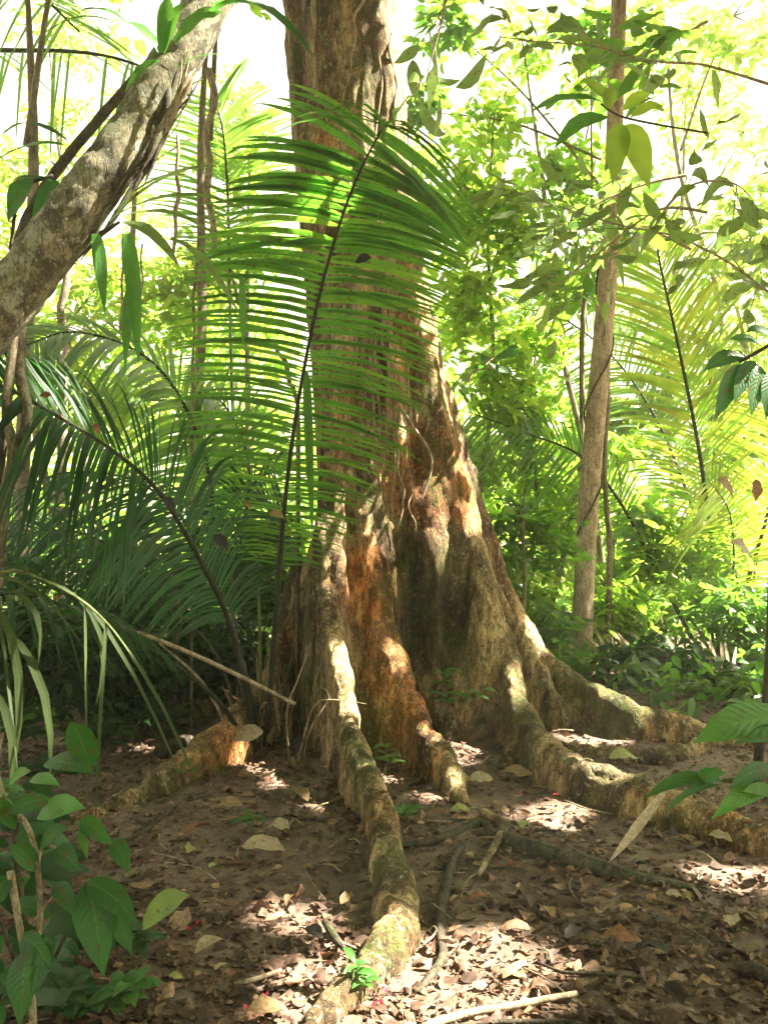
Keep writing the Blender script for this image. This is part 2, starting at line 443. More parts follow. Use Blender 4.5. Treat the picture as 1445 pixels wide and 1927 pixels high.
# ------------------------------------------------------------------ ground
def gh(x, y):
    """height of the forest floor"""
    x = np.asarray(x, float); y = np.asarray(y, float)
    h = .018 * np.sin(x * 2.3 + 1.1 * np.sin(y * 1.7)) + .014 * np.sin(y * 3.1 + x * 1.3) + .008 * np.sin(x * 7.1 + y * 5.3)
    h += .10 * np.exp(-(((x - .1) / 1.3) ** 2 + ((y - 7.0) / 1.1) ** 2))
    h += .05 * np.exp(-(((x + .75) / .35) ** 2 + ((y - 5.6) / .4) ** 2))
    h += .012 * np.clip(y - 8, 0, 60)
    return h - .02
gx = np.concatenate([np.linspace(-60, -5, 30)[:-1], np.linspace(-5, 5, 260), np.linspace(5, 60, 30)[1:]])
gy = np.concatenate([np.linspace(-20, 1.5, 15)[:-1], np.linspace(1.5, 9, 240), np.linspace(9, 90, 60)[1:]])
XX, YY = np.meshgrid(gx, gy, indexing='ij')
ZZ = gh(XX, YY)
near = (XX > -5) & (XX < 5) & (YY > 1.5) & (YY < 9)
nz = np.array([mnoise.fractal(Vector((a * 4, b * 4, 0)), .8, 2.1, 4) for a, b in zip(XX[near], YY[near])])
ZZ[near] += nz * .016
ii, jj = np.meshgrid(np.arange(len(gx) - 1), np.arange(len(gy) - 1), indexing='ij')
ny = len(gy)
GF = np.stack([ii * ny + jj, (ii + 1) * ny + jj, (ii + 1) * ny + jj + 1, ii * ny + jj + 1], -1).reshape(-1, 4)
tagit(mesh('ground', np.stack([XX, YY, ZZ], -1).reshape(-1, 3), [GF], M['soil']), 'dark muddy forest floor', None, None, 'structure')

# ------------------------------------------------------------------ buttress tree (distance field, then surface nets)
def surface_nets(f, xs, ys, zs):
    s = f < 0
    nx, ny, nz = f.shape
    c = np.zeros((nx - 1, ny - 1, nz - 1), np.int8)
    for dx in (0, 1):
        for dy in (0, 1):
            for dz in (0, 1):
                c += s[dx:nx - 1 + dx, dy:ny - 1 + dy, dz:nz - 1 + dz]
    act = (c > 0) & (c < 8)
    idx = -np.ones(act.shape, np.int64)
    ci, cj, ck = np.nonzero(act)
    idx[ci, cj, ck] = np.arange(len(ci))
    acc = np.zeros((len(ci), 3)); cnt = np.zeros(len(ci))
    cor = [(0, 0, 0), (1, 0, 0), (0, 1, 0), (1, 1, 0), (0, 0, 1), (1, 0, 1), (0, 1, 1), (1, 1, 1)]
    ed = [(0, 1), (2, 3), (4, 5), (6, 7), (0, 2), (1, 3), (4, 6), (5, 7), (0, 4), (1, 5), (2, 6), (3, 7)]
    for a, b in ed:
        A, B = cor[a], cor[b]
        fa = f[ci + A[0], cj + A[1], ck + A[2]]; fb = f[ci + B[0], cj + B[1], ck + B[2]]
        m = (fa < 0) != (fb < 0)
        t = np.where(m, fa / np.where(m, fa - fb, 1), 0)
        pa = np.stack([xs[ci + A[0]], ys[cj + A[1]], zs[ck + A[2]]], -1)
        pb = np.stack([xs[ci + B[0]], ys[cj + B[1]], zs[ck + B[2]]], -1)
        acc += np.where(m[:, None], pa + (pb - pa) * t[:, None], 0); cnt += m
    V = acc / cnt[:, None]
    Q = []
    for ax in range(3):
        o = [(1, 2), (2, 0), (0, 1)][ax]
        sl0 = [slice(None)] * 3; sl1 = [slice(None)] * 3
        sl0[ax] = slice(0, -1); sl1[ax] = slice(1, None)
        e = s[tuple(sl0)] != s[tuple(sl1)]
        pos = s[tuple(sl0)]
        i = list(np.nonzero(e))
        ok = np.ones(len(i[0]), bool)
        for a in o: ok &= (i[a] > 0) & (i[a] < f.shape[a] - 1)
        i = [a[ok] for a in i]
        p = pos[tuple(i)]
        def at(du, dv):
            j = [a.copy() for a in i]; j[o[0]] = j[o[0]] - du; j[o[1]] = j[o[1]] - dv
            return idx[tuple(j)]
        q = np.stack([at(1, 1), at(0, 1), at(0, 0), at(1, 0)], -1)
        q[~p] = q[~p][:, ::-1]
        Q.append(q)
    Q = np.concatenate(Q)
    return V, Q[(Q >= 0).all(1)]

xs = np.arange(-2.9, 3.4, .023); ys = np.arange(2.3, 8.1, .023)
zs = np.concatenate([np.arange(-.12, 2.4, .026), np.arange(2.4, 11.0, .06)])
# trunk centre line (z, px centre, radius) at Y 6.95
TR = np.array([(-.2, 815, .66), (.42, 808, .60), (.85, 795, .56), (1.28, 772, .56), (1.84, 745, .575), (2.45, 722, .535), (3.0, 706, .50), (3.65, 686, .475), (5.38, 646, .46), (8, 600, .42), (12.2, 570, .36)])
def trunk_at(z):
    k = 6.95 / F
    return (np.interp(z, TR[:, 0], TR[:, 1]) - PW / 2) * k, np.interp(z, TR[:, 0], TR[:, 2])
TY = 6.95
ROOTS = [
    # ridge points: (x,y,z) ; radius ; side flare ; blend
    ('A', [(*P(655, 480, 6.5), .05), (*P(630, 760, 6.34), .085), (*P(616, 930, 6.17), .10), (*P(630, 1050, 6.03), .09), (*P(622, 1130, 5.9), .08), (*P(640, 1250, 5.55), .068), (*P(664, 1350, 5.1), .07), (*G(692, 1440, .25), .072), (*G(722, 1545, .15), .08), (*G(748, 1635, .11), .08), (*G(746, 1700, .10), .072), (*G(702, 1762, .09), .066), (*G(648, 1828, .08), .056), (*G(606, 1885, .06), .05), (*G(570, 1945, .03), .04)], .09),
    ('B', [(*P(705, 650, 6.5), .04), (*P(698, 930, 6.24), .07), (*P(710, 1050, 6.15), .085), (*P(732, 1180, 5.98), .095), (*P(752, 1250, 5.82), .09), (*P(790, 1330, 5.55), .082), (*G(832, 1410, .2), .075), (*G(870, 1478, .10), .062), (*G(895, 1520, .00), .04)], .15),
    ('C', [(*P(820, 700, 6.6), .05), (*P(875, 900, 6.5), .08), (*P(920, 1080, 6.3), .09), (*P(950, 1180, 6.2), .09), (*P(972, 1270, 6.05), .075), (*P(992, 1340, 5.8), .085), (*G(1030, 1388, .24), .085), (*G(1100, 1425, .20), .105), (*G(1180, 1455, .17), .11), (*G(1270, 1490, .14), .105), (*G(1370, 1525, .12), .11), (*G(1450, 1552, .10), .10), (*G(1620, 1600, .03), .08)], .22),
    ('D', [(*P(848, 740, 6.9), .06), (*P(895, 900, 6.95), .09), (*P(950, 1060, 6.95), .08), (*P(995, 1180, 6.85), .07), (*P(1058, 1248, 6.6), .07), (*P(1150, 1302, 6.3), .075), (*G(1250, 1338, .20), .08), (*G(1340, 1358, .12), .075), (*G(1430, 1378, .04), .06)], .30),
    ('E', [(*P(600, 960, 6.85), .08), (*P(566, 1090, 6.8), .08), (*P(532, 1190, 6.65), .075), (*P(505, 1262, 6.3), .075), (*G(450, 1325, .34), .08), (*G(380, 1388, .21), .085), (*G(300, 1443, .12), .07), (*G(220, 1492, .06), .055), (*G(155, 1530, .01), .04)], .22),
    ('F', [(*P(930, 1080, 6.7), .05), (*P(985, 1190, 6.6), .05), (*P(1025, 1265, 6.45), .05), (*G(1062, 1330, .2), .05), (*G(1105, 1378, .04), .04)], .2),
    ('H', [(*G(1040, 1402, .02), .04), (*G(1085, 1398, .06), .055), (*G(1150, 1405, .07), .06), (*G(1230, 1408, .07), .055), (*G(1290, 1396, .08), .05), (*G(1322, 1376, .08), .05)], .1),
    ('K', [(*G(988, 1352, .2), .07), (*G(968, 1395, .10), .06), (*G(944, 1442, .02), .04)], .1),
    ('L', [(*G(846, 1440, .09), .045), (*G(872, 1450, .05), .03), (*G(900, 1462, .01), .02)], .05),
    ('N', [(*P(560, 1040, 7.1), .06), (*P(500, 1230, 7.4), .07), (*G(380, 1310, .2), .07), (*G(250, 1345, .05), .06)], .2),
    ('O', [(*P(770, 1000, 6.7), .03), (*P(792, 1150, 6.45), .05), (*P(800, 1260, 6.35), .05), (*P(840, 1350, 6.1), .04)], .25),
]
Z3 = zs[None, None, :]
cx, cr = trunk_at(zs)
dx = xs[:, None, None] - cx[None, None, :]; dy = (ys[None, :, None] - TY) / (1.0 - .30 * np.clip((2.3 - zs) / 1.6, 0, 1))[None, None, :]
th = np.arctan2(dy, dx).astype(np.float32)
rad = np.hypot(dx, dy).astype(np.float32)
zz = Z3.astype(np.float32)
low = np.exp(-np.clip(zz - .8, 0, 99) / 2.2)
fl = (.05 * np.cos(5 * th + .5 * zz + .6) + .045 * np.cos(9 * th - .35 * zz + 2.0) + .03 * np.cos(14 * th + .6 * np.sin(zz * 1.1))) * (.6 + .8 * low)
# deep clefts in the front of the trunk
for t0, wdt, dep in ((-1.95, .085, .16), (-1.55, .07, .14), (-1.22, .06, .08)):
    dt = np.abs(th - (t0 + .05 * np.sin(zz * 2.0)))
    fl = fl - dep * np.exp(-(dt / wdt) ** 2) * np.exp(-((zz - 2.5) / 1.5) ** 2)
f = (rad - cr[None, None, :].astype(np.float32) * (1 + fl)).astype(np.float32)
del dx, dy, fl, low
part = np.zeros(f.shape, np.int8); best = f.copy()
def smin(a, b, k):
    h = np.clip(.5 + .5 * (b - a) / k, 0, 1)
    return b * (1 - h) + a * h - k * h * (1 - h)
for ri, (nm, pts, flare) in enumerate(ROOTS):
    q = spline(pts, max(24, len(pts) * 7))
    # gentle wobble makes the ridge knobbly
    s_ = np.linspace(0, 1, len(q))
    q[:, 3] *= 1 + .06 * np.sin(s_ * 23 + ri) + .04 * np.sin(s_ * 53 + 2 * ri)
    q[:, 0] += .014 * np.sin(s_ * 29 + ri * 2) * (s_ > .15)
    pad = .55
    i0, i1 = np.searchsorted(xs, q[:, 0].min() - pad), np.searchsorted(xs, q[:, 0].max() + pad)
    j0, j1 = np.searchsorted(ys, q[:, 1].min() - pad), np.searchsorted(ys, q[:, 1].max() + pad)
    k1 = np.searchsorted(zs, q[:, 2].max() + pad)
    X2, Y2 = np.meshgrid(xs[i0:i1], ys[j0:j1], indexing='ij')
    bd = np.full(X2.shape, 1e9); bz = np.zeros(X2.shape); br = np.zeros(X2.shape)
    for a, b in zip(q[:-1], q[1:]):
        ab = b[:2] - a[:2]; L2 = max(ab @ ab, 1e-9)
        t = np.clip(((X2 - a[0]) * ab[0] + (Y2 - a[1]) * ab[1]) / L2, 0, 1)
        d = np.hypot(X2 - a[0] - ab[0] * t, Y2 - a[1] - ab[1] * t)
        m = d < bd
        bd = np.where(m, d, bd); bz = np.where(m, a[2] + (b[2] - a[2]) * t, bz); br = np.where(m, a[3] + (b[3] - a[3]) * t, br)
    zc = zs[None, None, :k1]
    below = np.clip(bz[..., None] - zc, 0, 1.2)
    d = np.hypot(bd[..., None], np.clip(zc - (bz[..., None] - br[..., None]), 0, 9)) - (br[..., None] + flare * below * (.35 + .5 * below))
    d = d.astype(np.float32)
    sub = (slice(i0, i1), slice(j0, j1), slice(0, k1))
    bt = best[sub]
    pm = d < bt
    part[sub] = np.where(pm, ri + 1, part[sub]); best[sub] = np.minimum(bt, d)
    kk = .12 if nm in 'ABCDEN' else .07
    f[sub] = smin(f[sub], d, kk)
V, Q = surface_nets(f, xs, ys, zs)
gi = np.clip(np.searchsorted(xs, V[:, 0]), 0, len(xs) - 1); gj = np.clip(np.searchsorted(ys, V[:, 1]), 0, len(ys) - 1); gk = np.clip(np.searchsorted(zs, V[:, 2]), 0, len(zs) - 1)
vpart = part[gi, gj, gk]
del f, part, best, th, rad
def vnormals(V, Q):
    a = V[Q[:, 2]] - V[Q[:, 0]]; b = V[Q[:, 3]] - V[Q[:, 1]]
    n = np.cross(a, b); N = np.zeros_like(V)
    for c in range(4): np.add.at(N, Q[:, c], n)
    return norm(N)
def relax(V, Q, it):
    for _ in range(it):
        A = np.zeros_like(V); c = np.zeros(len(V))
        for a, b in ((0, 1), (1, 2), (2, 3), (3, 0)):
            np.add.at(A, Q[:, a], V[Q[:, b]]); np.add.at(c, Q[:, a], 1)
            np.add.at(A, Q[:, b], V[Q[:, a]]); np.add.at(c, Q[:, b], 1)
        V = .5 * V + .5 * A / c[:, None]
    return V
V = relax(V, Q, 2)
VN = vnormals(V, Q)
nn = np.array([mnoise.fractal(Vector((a * 5, b * 5, c * 1.5)), .8, 2.1, 5) + .45 * mnoise.fractal(Vector((a * 17, b * 17, c * 9)), .8, 2.1, 4) for a, b, c in V])
rg = np.array([abs(mnoise.noise(Vector((a * 6, b * 6, c * .9)))) for a, b, c in V])
V = V + VN * (nn * .022 - np.exp(-rg * 12) * .024)[:, None]
VN = vnormals(V, Q)
# keep what is above the soil
keep = (V[Q][:, :, 2].max(1) > -.10)
Q = Q[keep]
tree = empty('buttress_tree', (0.18, TY, 0), 'huge old rainforest tree with tan mossy bark, fluted trunk and snaking buttress roots', 'tree')
fp = np.array([np.bincount(r, minlength=12).argmax() for r in vpart[Q]]) if len(Q) < 1 else np.median(vpart[Q], axis=1).astype(int)
merge = {0: 0, 11: 0, 9: 2, 8: 3, 6: 4, 7: 4}
fp = np.array([merge.get(int(p), int(p)) for p in range(12)])[fp]
nb = len(V)
def biggest(mask):
    q = Q[mask]; lab = np.arange(nb)
    for _ in range(400):
        m = lab[q].min(1); new = lab.copy()
        for c in range(4): np.minimum.at(new, q[:, c], m)
        new = new[new]
        if (new == lab).all(): break
        lab = new
    l = lab[q[:, 0]]; u, c = np.unique(l, return_counts=True)
    out = mask.copy(); out[np.nonzero(mask)[0]] = l == u[c.argmax()]
    return out
for i_ in (1, 2, 3, 4, 5, 10):
    m_ = fp == i_
    fp[m_ & ~biggest(m_)] = 0
tk_ = biggest(np.ones(len(Q), bool))
Q = Q[tk_]; fp = fp[tk_]
def submesh(name, mask, mat, parent, label=None):
    q = Q[mask]
    if not len(q): return
    u, inv = np.unique(q, return_inverse=True)
    o = mesh(name, V[u], [inv.reshape(q.shape)], mat, parent, normals=VN[u])
    if label: o['label'] = label
    return o
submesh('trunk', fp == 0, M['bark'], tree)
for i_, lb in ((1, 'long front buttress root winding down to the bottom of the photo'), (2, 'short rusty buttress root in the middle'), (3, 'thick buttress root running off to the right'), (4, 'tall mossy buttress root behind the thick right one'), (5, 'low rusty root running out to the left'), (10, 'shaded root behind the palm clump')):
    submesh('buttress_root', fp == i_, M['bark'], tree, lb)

# aerial roots and dry strands hanging down the trunk front
def tsurf(px, py, off=.02):
    """point on the front of the trunk"""
    p = P(px, py, 6.4)
    c, r = trunk_at(p[2])
    for _ in range(4):
        x = p[0]; dxx = np.clip((x - c) / r, -.97, .97)
        p = P(px, py, TY - r * math.sqrt(1 - dxx ** 2) - off); c, r = trunk_at(p[2])
    return p
def strand(a, b, n, rad, wob, seed, mat=None, parent=tree, name='aerial_root', fr=tsurf, offs=.03):
    g = np.random.default_rng(seed)
    pts = []
    for t in np.linspace(0, 1, n):
        px = a[0] + (b[0] - a[0]) * t + g.normal() * wob; py = a[1] + (b[1] - a[1]) * t
        pts.append(fr(px, py, offs + abs(g.normal()) * .03))
    V_, F_, U_ = tube(pts, np.linspace(rad, rad * .6, n), n * 4, 6)
    return mesh(name, V_, F_, mat or M['dry_wood'], parent)
for k, (a, b, rd) in enumerate([((596, -60), (590, 190), .022), ((588, 190), (598, 330), .018), ((690, -40), (640, 210), .012), ((648, 560), (652, 940), .014), ((664, 540), (672, 960), .018), ((680, 600), (690, 930), .011), ((700, 600), (706, 960), .014), ((714, 620), (716, 900), .010), ((735, 640), (742, 980), .012), ((752, 700), (748, 960), .012), ((765, 690), (760, 1000), .010), ((642, 620), (640, 830), .013), ((772, 880), (775, 1000), .009), ((690, 940), (688, 1230), .010), ((626, 600), (600, 940), .016), ((722, 560), (728, 860), .015), ((657, 700), (660, 1000), .009), ((710, 100), (715, 480), .010), ((742, 60), (746, 300), .012)]):
    strand(a, b, 8, rd, 5, 40 + k)
# the pale vine loop right of the cleft
vp = [tsurf(700, 670, .05), tsurf(735, 735, .08), tsurf(775, 800, .12), tsurf(806, 845, .12), tsurf(812, 880, .12), tsurf(792, 945, .08)]
V_, F_, U_ = tube(vp, [.012, .013, .013, .012, .011, .007], 40, 7)
mesh('aerial_root', V_, F_, M['dry_wood'], tree)

# ------------------------------------------------------------------ leaning tree, upper left
lean = empty('leaning_tree', G(-420, 1500, 0), 'leaning tree trunk with grey lichen blotched bark crossing the upper left', 'tree')
lp = [(*(G(-420, 1500, 0)), 0.155), (*P(-330, 1150, 3.6), 0.141), (*P(-190, 820, 3.5), 0.126), (*P(-45, 630, 3.4), 0.117), (*P(60, 512, 3.4), 0.109), (*P(165, 370, 3.4), 0.104), (*P(262, 235, 3.45), 0.099), (*P(345, 90, 3.5), 0.098), (*P(410, -30, 3.55), 0.092), (*P(560, -300, 3.7), 0.089), (*P(760, -800, 4.2), 0.074)]
q = spline(lp, 120)
V_, F_, U_ = tube(q[:, :3], q[:, 3], 320, 56, .003, 3)
cl_ = q[:, :3][np.argmin(((V_[:, None] - q[None, ::4, :3]) ** 2).sum(-1), axis=1) * 4]
dd = np.array([mnoise.fractal(Vector(v * 5), .8, 2.1, 5) + .4 * mnoise.fractal(Vector(v * 22), .8, 2.1, 3) for v in V_])
V_ = V_ + norm(V_ - cl_) * (dd * .012)[:, None]
mesh('trunk', V_, F_, M['bark_lean'], lean)
for k in range(14):
    g = np.random.default_rng(70 + k); a_ = g.random(); w_ = 335 + 40 * a_
    pts = [P(w_ + 8 * g.normal(), 95 + 30 * g.normal() + 20 * a_, 3.38), P(w_ - 12 + 5 * g.normal(), 170 + 10 * g.normal(), 3.36), P(w_ - 42 + 6 * g.normal(), 220 + 15 * g.random(), 3.36), P(w_ - 75 + 8 * g.normal(), 262 + 30 * g.random(), 3.37)]
    Vf, Ff, Uf = tube(pts, (.003 + .005 * g.random()) * np.array([.3, 1, .8, .1]), 30, 5, .1, k)
    mesh('clinging_root', Vf, Ff, M['dry_wood'] if k % 3 else M['dark_wood'], lean)
# fibrous dark root mat on its underside
for k in range(9):
    g = np.random.default_rng(k)
    o = np.array([-.03 + .04 * g.random(), -.07 + .05 * g.random(), .01 + .04 * g.random()])
    pts = [P(*a) + o + g.normal(size=3) * .012 for a in ((372, 60, 3.5), (335, 160, 3.48), (318, 230, 3.46), (300, 300, 3.45), (262, 365, 3.42), (215, 430, 3.4), (160, 500, 3.4))[g.integers(0, 2):g.integers(5, 8)]]
    V_, F_, U_ = tube(pts, (.006 + .009 * g.random()) * np.array([.15] + [1.0] * (len(pts) - 2) + [.15]), 60, 6, .1, k)
    mesh('clinging_root', V_, F_, M['dark_wood'], lean)

# ------------------------------------------------------------------ featured leaf plants
def plant(name, label, cat, base, stems, lvs, mat_stem, mat_leaf, shape='oval', group=None, fold=.25, arch=.12):
    """stems: list of (points, radius); lvs: (base xyz, tip xyz, width, normal[, mat])"""
    t = empty(name, base, label, cat, group)
    for pts, r in stems:
        V_, F_, U_ = tube(pts, r, None, 7, .04)
        mesh('stem', V_, F_, mat_stem, t, U_)
    for l in lvs:
        b0, tp, w, n_ = l[:4]
        v = np.asarray(tp) - np.asarray(b0)
        a = np.array([0, 0, 1.0]) * np.linalg.norm(v) * arch
        V_, F_, U_ = leaves(b0, v, n_, w, a, shape if len(l) < 6 else l[5], fold, .12)
        mesh('leaf', V_, F_, l[4] if len(l) > 4 and l[4] else mat_leaf, t, U_)
    return t
UP = np.array([0, 0, 1.0])
CAMN = np.array([0, -1.0, .35])
def L2(bx, by, tx, ty, Y, wpx, n=None, mat=None, shape='oval', Y2=None):
    Y2 = Y if Y2 is None else Y2
    return (P(bx, by, Y), P(tx, ty, Y2), wpx * Y / F, CAMN + .5 * rng.normal(size=3) if n is None else np.array(n, float), mat, shape)

# epiphytes on the leaning trunk
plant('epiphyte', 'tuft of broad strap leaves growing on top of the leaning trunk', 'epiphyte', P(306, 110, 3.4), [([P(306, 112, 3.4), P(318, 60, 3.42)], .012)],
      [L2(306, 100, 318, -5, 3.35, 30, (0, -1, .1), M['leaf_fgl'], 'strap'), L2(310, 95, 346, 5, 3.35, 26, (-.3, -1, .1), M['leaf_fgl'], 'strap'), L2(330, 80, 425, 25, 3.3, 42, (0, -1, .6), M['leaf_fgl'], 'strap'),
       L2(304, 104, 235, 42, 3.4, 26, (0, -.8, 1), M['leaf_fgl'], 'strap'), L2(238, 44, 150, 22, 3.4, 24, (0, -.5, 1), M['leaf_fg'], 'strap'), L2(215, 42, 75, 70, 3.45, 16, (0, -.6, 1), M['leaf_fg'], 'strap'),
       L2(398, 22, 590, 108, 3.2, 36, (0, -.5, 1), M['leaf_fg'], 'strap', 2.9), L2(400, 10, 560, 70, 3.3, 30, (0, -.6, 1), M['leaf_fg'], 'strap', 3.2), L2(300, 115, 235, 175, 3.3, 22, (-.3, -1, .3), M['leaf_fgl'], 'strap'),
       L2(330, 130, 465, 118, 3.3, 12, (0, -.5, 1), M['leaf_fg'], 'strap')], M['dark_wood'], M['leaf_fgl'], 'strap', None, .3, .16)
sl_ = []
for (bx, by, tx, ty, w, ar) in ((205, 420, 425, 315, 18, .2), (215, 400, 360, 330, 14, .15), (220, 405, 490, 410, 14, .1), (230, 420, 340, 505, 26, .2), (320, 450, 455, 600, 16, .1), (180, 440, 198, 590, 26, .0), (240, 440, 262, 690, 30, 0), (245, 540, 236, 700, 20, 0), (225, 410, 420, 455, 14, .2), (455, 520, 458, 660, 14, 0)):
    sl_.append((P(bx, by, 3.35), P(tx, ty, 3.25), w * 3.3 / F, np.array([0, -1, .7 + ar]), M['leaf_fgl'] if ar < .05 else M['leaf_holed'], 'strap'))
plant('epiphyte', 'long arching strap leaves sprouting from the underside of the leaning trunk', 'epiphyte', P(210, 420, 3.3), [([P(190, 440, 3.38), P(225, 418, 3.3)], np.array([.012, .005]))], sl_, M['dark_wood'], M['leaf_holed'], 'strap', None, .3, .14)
plant('epiphyte', 'two hanging oval leaves and one arching leaf left of the leaning trunk', 'epiphyte', P(60, 400, 3.7), [([P(20, 470, 3.7), P(40, 360, 3.7), P(100, 330, 3.7)], .008)],
      [L2(125, 275, -10, 305, 3.6, 36, (0, -.6, 1), M['leaf_fgl']), L2(60, 335, 15, 420, 3.6, 42, (0, -1, .2), M['leaf_fg']), L2(110, 340, 62, 440, 3.6, 36, (.2, -1, .2), M['leaf_fg']), L2(130, 268, 30, 232, 3.7, 22, (0, -.6, 1), M['leaf_fg']), L2(20, 340, 120, 355, 3.7, 26, (0, -.6, 1), M['leaf_fg']), L2(0, 260, 60, 230, 3.7, 22, (0, -.6, 1), M['leaf_fgl'])], M['dark_wood'], M['leaf_fg'])

# ------------------------------------------------------------------ palms
def frond(parent, pts, n, L, Wd, ang, droop, face, mat_r, mat_l, s0=.25, lift=.0, r0=.022, jit=.05, s1=.995, tip=True, sideL=1.0, sideR=1.0, aL=0, aR=0, archk=.10, twist=.0, gap=0.0, seed=None):
    """one palm leaf: part 'frond' (rachis) with sub-part 'leaflets'. L/Wd/ang/droop: arrays over s in [0,1]"""
    g = np.random.default_rng(seed if seed is not None else n)
    V_, F_, U_ = tube(pts, np.linspace(r0, r0 * .22, len(pts)), 60, 8)
    fo = mesh('frond', V_, F_, mat_r, parent, U_)
    q = spline(np.asarray(pts), 240)
    T = norm(np.gradient(q, axis=0))
    s = s0 + (s1 - s0) * (np.arange(n) + .5) / n
    mb = MB()
    u = (s - s0) / (s1 - s0)
    fL = lambda a: np.interp(u, np.linspace(0, 1, len(a)), a) if np.ndim(a) else np.full(n, float(a))
    for sd, sc in ((-1, sideL), (1, sideR)):
        ss = np.clip(s + g.normal(size=n) * .15 * (s1 - s0) / n, 0, 1)
        i = (ss * 239).astype(int)
        B, Tt = q[i], T[i]
        Nf = norm(face - Tt * (Tt @ np.asarray(face, float))[:, None])
        Sd = np.cross(Tt, Nf) * sd
        a = R(1) * (fL(ang) + fL(aL if sd < 0 else aR) + g.normal(size=n) * jit * 60)
        D = norm(Tt * np.cos(a)[:, None] + Sd * np.sin(a)[:, None] + Nf * (lift + jit * g.normal(size=n))[:, None])
        Ln = fL(L) * sc * (1 + jit * g.normal(size=n))
        Wn = fL(Wd) * (1 + .1 * g.normal(size=n))
        Vv = D * Ln[:, None] + np.array([0, 0, -1.0]) * (fL(droop) * Ln * (1 + .15 * g.normal(size=n)))[:, None]
        ok = g.random(n) >= gap
        X, Fq, U = leaves(B[ok], Vv[ok], (Nf + .25 * g.normal(size=(n, 3)))[ok], Wn[ok], (UP * (Ln * archk)[:, None])[ok], 'blade', .22, 0, twist * g.normal(size=n)[ok])
        mb.add(X, Fq, U)
    Vl, Fl, Ul = mb.pack()
    me_ = mesh('leaflets', Vl - np.array(parent.location), Fl, mat_l, None, Ul)
    me_.parent = fo
    return fo

# clump at the left foot of the tree, with the big backlit frond
C0 = G(495, 1410, 0)
palm = empty('palm', C0, 'clumping palm with one tall backlit frond standing in front of the big trunk', 'palm')
big = [G(500, 1405, .02), P(506, 1330, 5.7), P(514, 1240, 5.65), P(522, 1130, 5.6), P(535, 960, 5.5), P(553, 810, 5.4), P(575, 680, 5.3), P(605, 540, 5.15), P(645, 405, 5.0), P(683, 310, 4.85), P(722, 238, 4.65)]
frond(palm, big, 106, [.28, .5, .68, .78, .84, .84, .80, .80, .76, .74], [.013, .017, .019, .021, .023, .025, .031, .040, .040, .034], [78, 80, 82, 84, 82, 80, 80, 80, 80, 74], [.30, .25, .22, .2, .18, .16, .12, .10, .12, .2], np.array([.05, -1, .12]), M['rachis'], M['frond'], s0=.33, r0=.022, gap=.03, jit=.04, archk=.07, sideL=1.06, sideR=.96, twist=.2, aL=[0, 0, 0, 2, 6, 12, 18, 24, 26, 26])
# terminal leaflets folding over the tip and one long hanging blade
tipP = P(722, 238, 4.65)
mb = MB()
for (tx, ty, Y2, w) in ((488, 268, 4.3, .045), (560, 200, 4.5, .03), (890, 395, 4.4, .035), (905, 375, 4.5, .03), (720, 280, 4.3, .028), (860, 320, 4.5, .03), (600, 225, 4.4, .03), (870, 350, 4.5, .04), (800, 290, 4.4, .04), (520, 240, 4.45, .04), (640, 215, 4.4, .035)):
    tp = P(tx, ty, Y2)
    X, Fq, U = leaves(tipP, tp - tipP, (0, -.6, 1), w, UP * .09, 'blade', .3); mb.add(X, Fq, U)
mb.build('tip_leaflets', M['frond'], palm)
X, Fq, U = leaves(P(577, 700, 5.25), P(588, 1010, 5.1) - P(577, 700, 5.25), (0, -1, 0), .055, None, 'blade', .2)
mesh('hanging_leaflet', X, Fq, M['frond'], palm, U)
# dark fronds on the left
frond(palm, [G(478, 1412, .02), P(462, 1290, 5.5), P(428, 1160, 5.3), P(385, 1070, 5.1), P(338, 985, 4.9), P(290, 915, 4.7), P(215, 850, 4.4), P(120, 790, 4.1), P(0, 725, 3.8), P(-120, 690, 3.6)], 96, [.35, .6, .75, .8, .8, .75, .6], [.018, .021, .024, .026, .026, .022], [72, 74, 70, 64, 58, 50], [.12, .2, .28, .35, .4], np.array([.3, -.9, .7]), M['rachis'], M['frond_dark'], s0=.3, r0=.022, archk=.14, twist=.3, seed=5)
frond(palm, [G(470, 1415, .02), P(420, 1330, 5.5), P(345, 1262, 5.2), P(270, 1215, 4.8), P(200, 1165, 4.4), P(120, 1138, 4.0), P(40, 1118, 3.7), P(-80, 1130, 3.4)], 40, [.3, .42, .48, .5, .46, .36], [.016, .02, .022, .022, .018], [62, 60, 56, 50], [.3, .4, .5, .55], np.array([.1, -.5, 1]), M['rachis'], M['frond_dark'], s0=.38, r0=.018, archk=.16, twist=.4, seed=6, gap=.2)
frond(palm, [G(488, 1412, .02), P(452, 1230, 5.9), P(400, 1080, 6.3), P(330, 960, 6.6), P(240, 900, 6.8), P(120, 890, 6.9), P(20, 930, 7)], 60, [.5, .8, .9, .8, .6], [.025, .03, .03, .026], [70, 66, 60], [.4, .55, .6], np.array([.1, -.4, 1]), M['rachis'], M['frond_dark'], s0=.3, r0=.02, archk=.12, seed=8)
frond(palm, [G(505, 1405, .02), P(480, 1250, 6.0), P(452, 1110, 6.2), P(445, 1000, 6.3), P(470, 920, 6.2), P(520, 880, 6.0)], 40, [.3, .5, .6, .5, .4], [.02, .024, .022], [66, 60, 56], [.3, .5, .6], np.array([0, -1, .5]), M['rachis'], M['frond_dark'], s0=.42, r0=.014, archk=.1, seed=9)
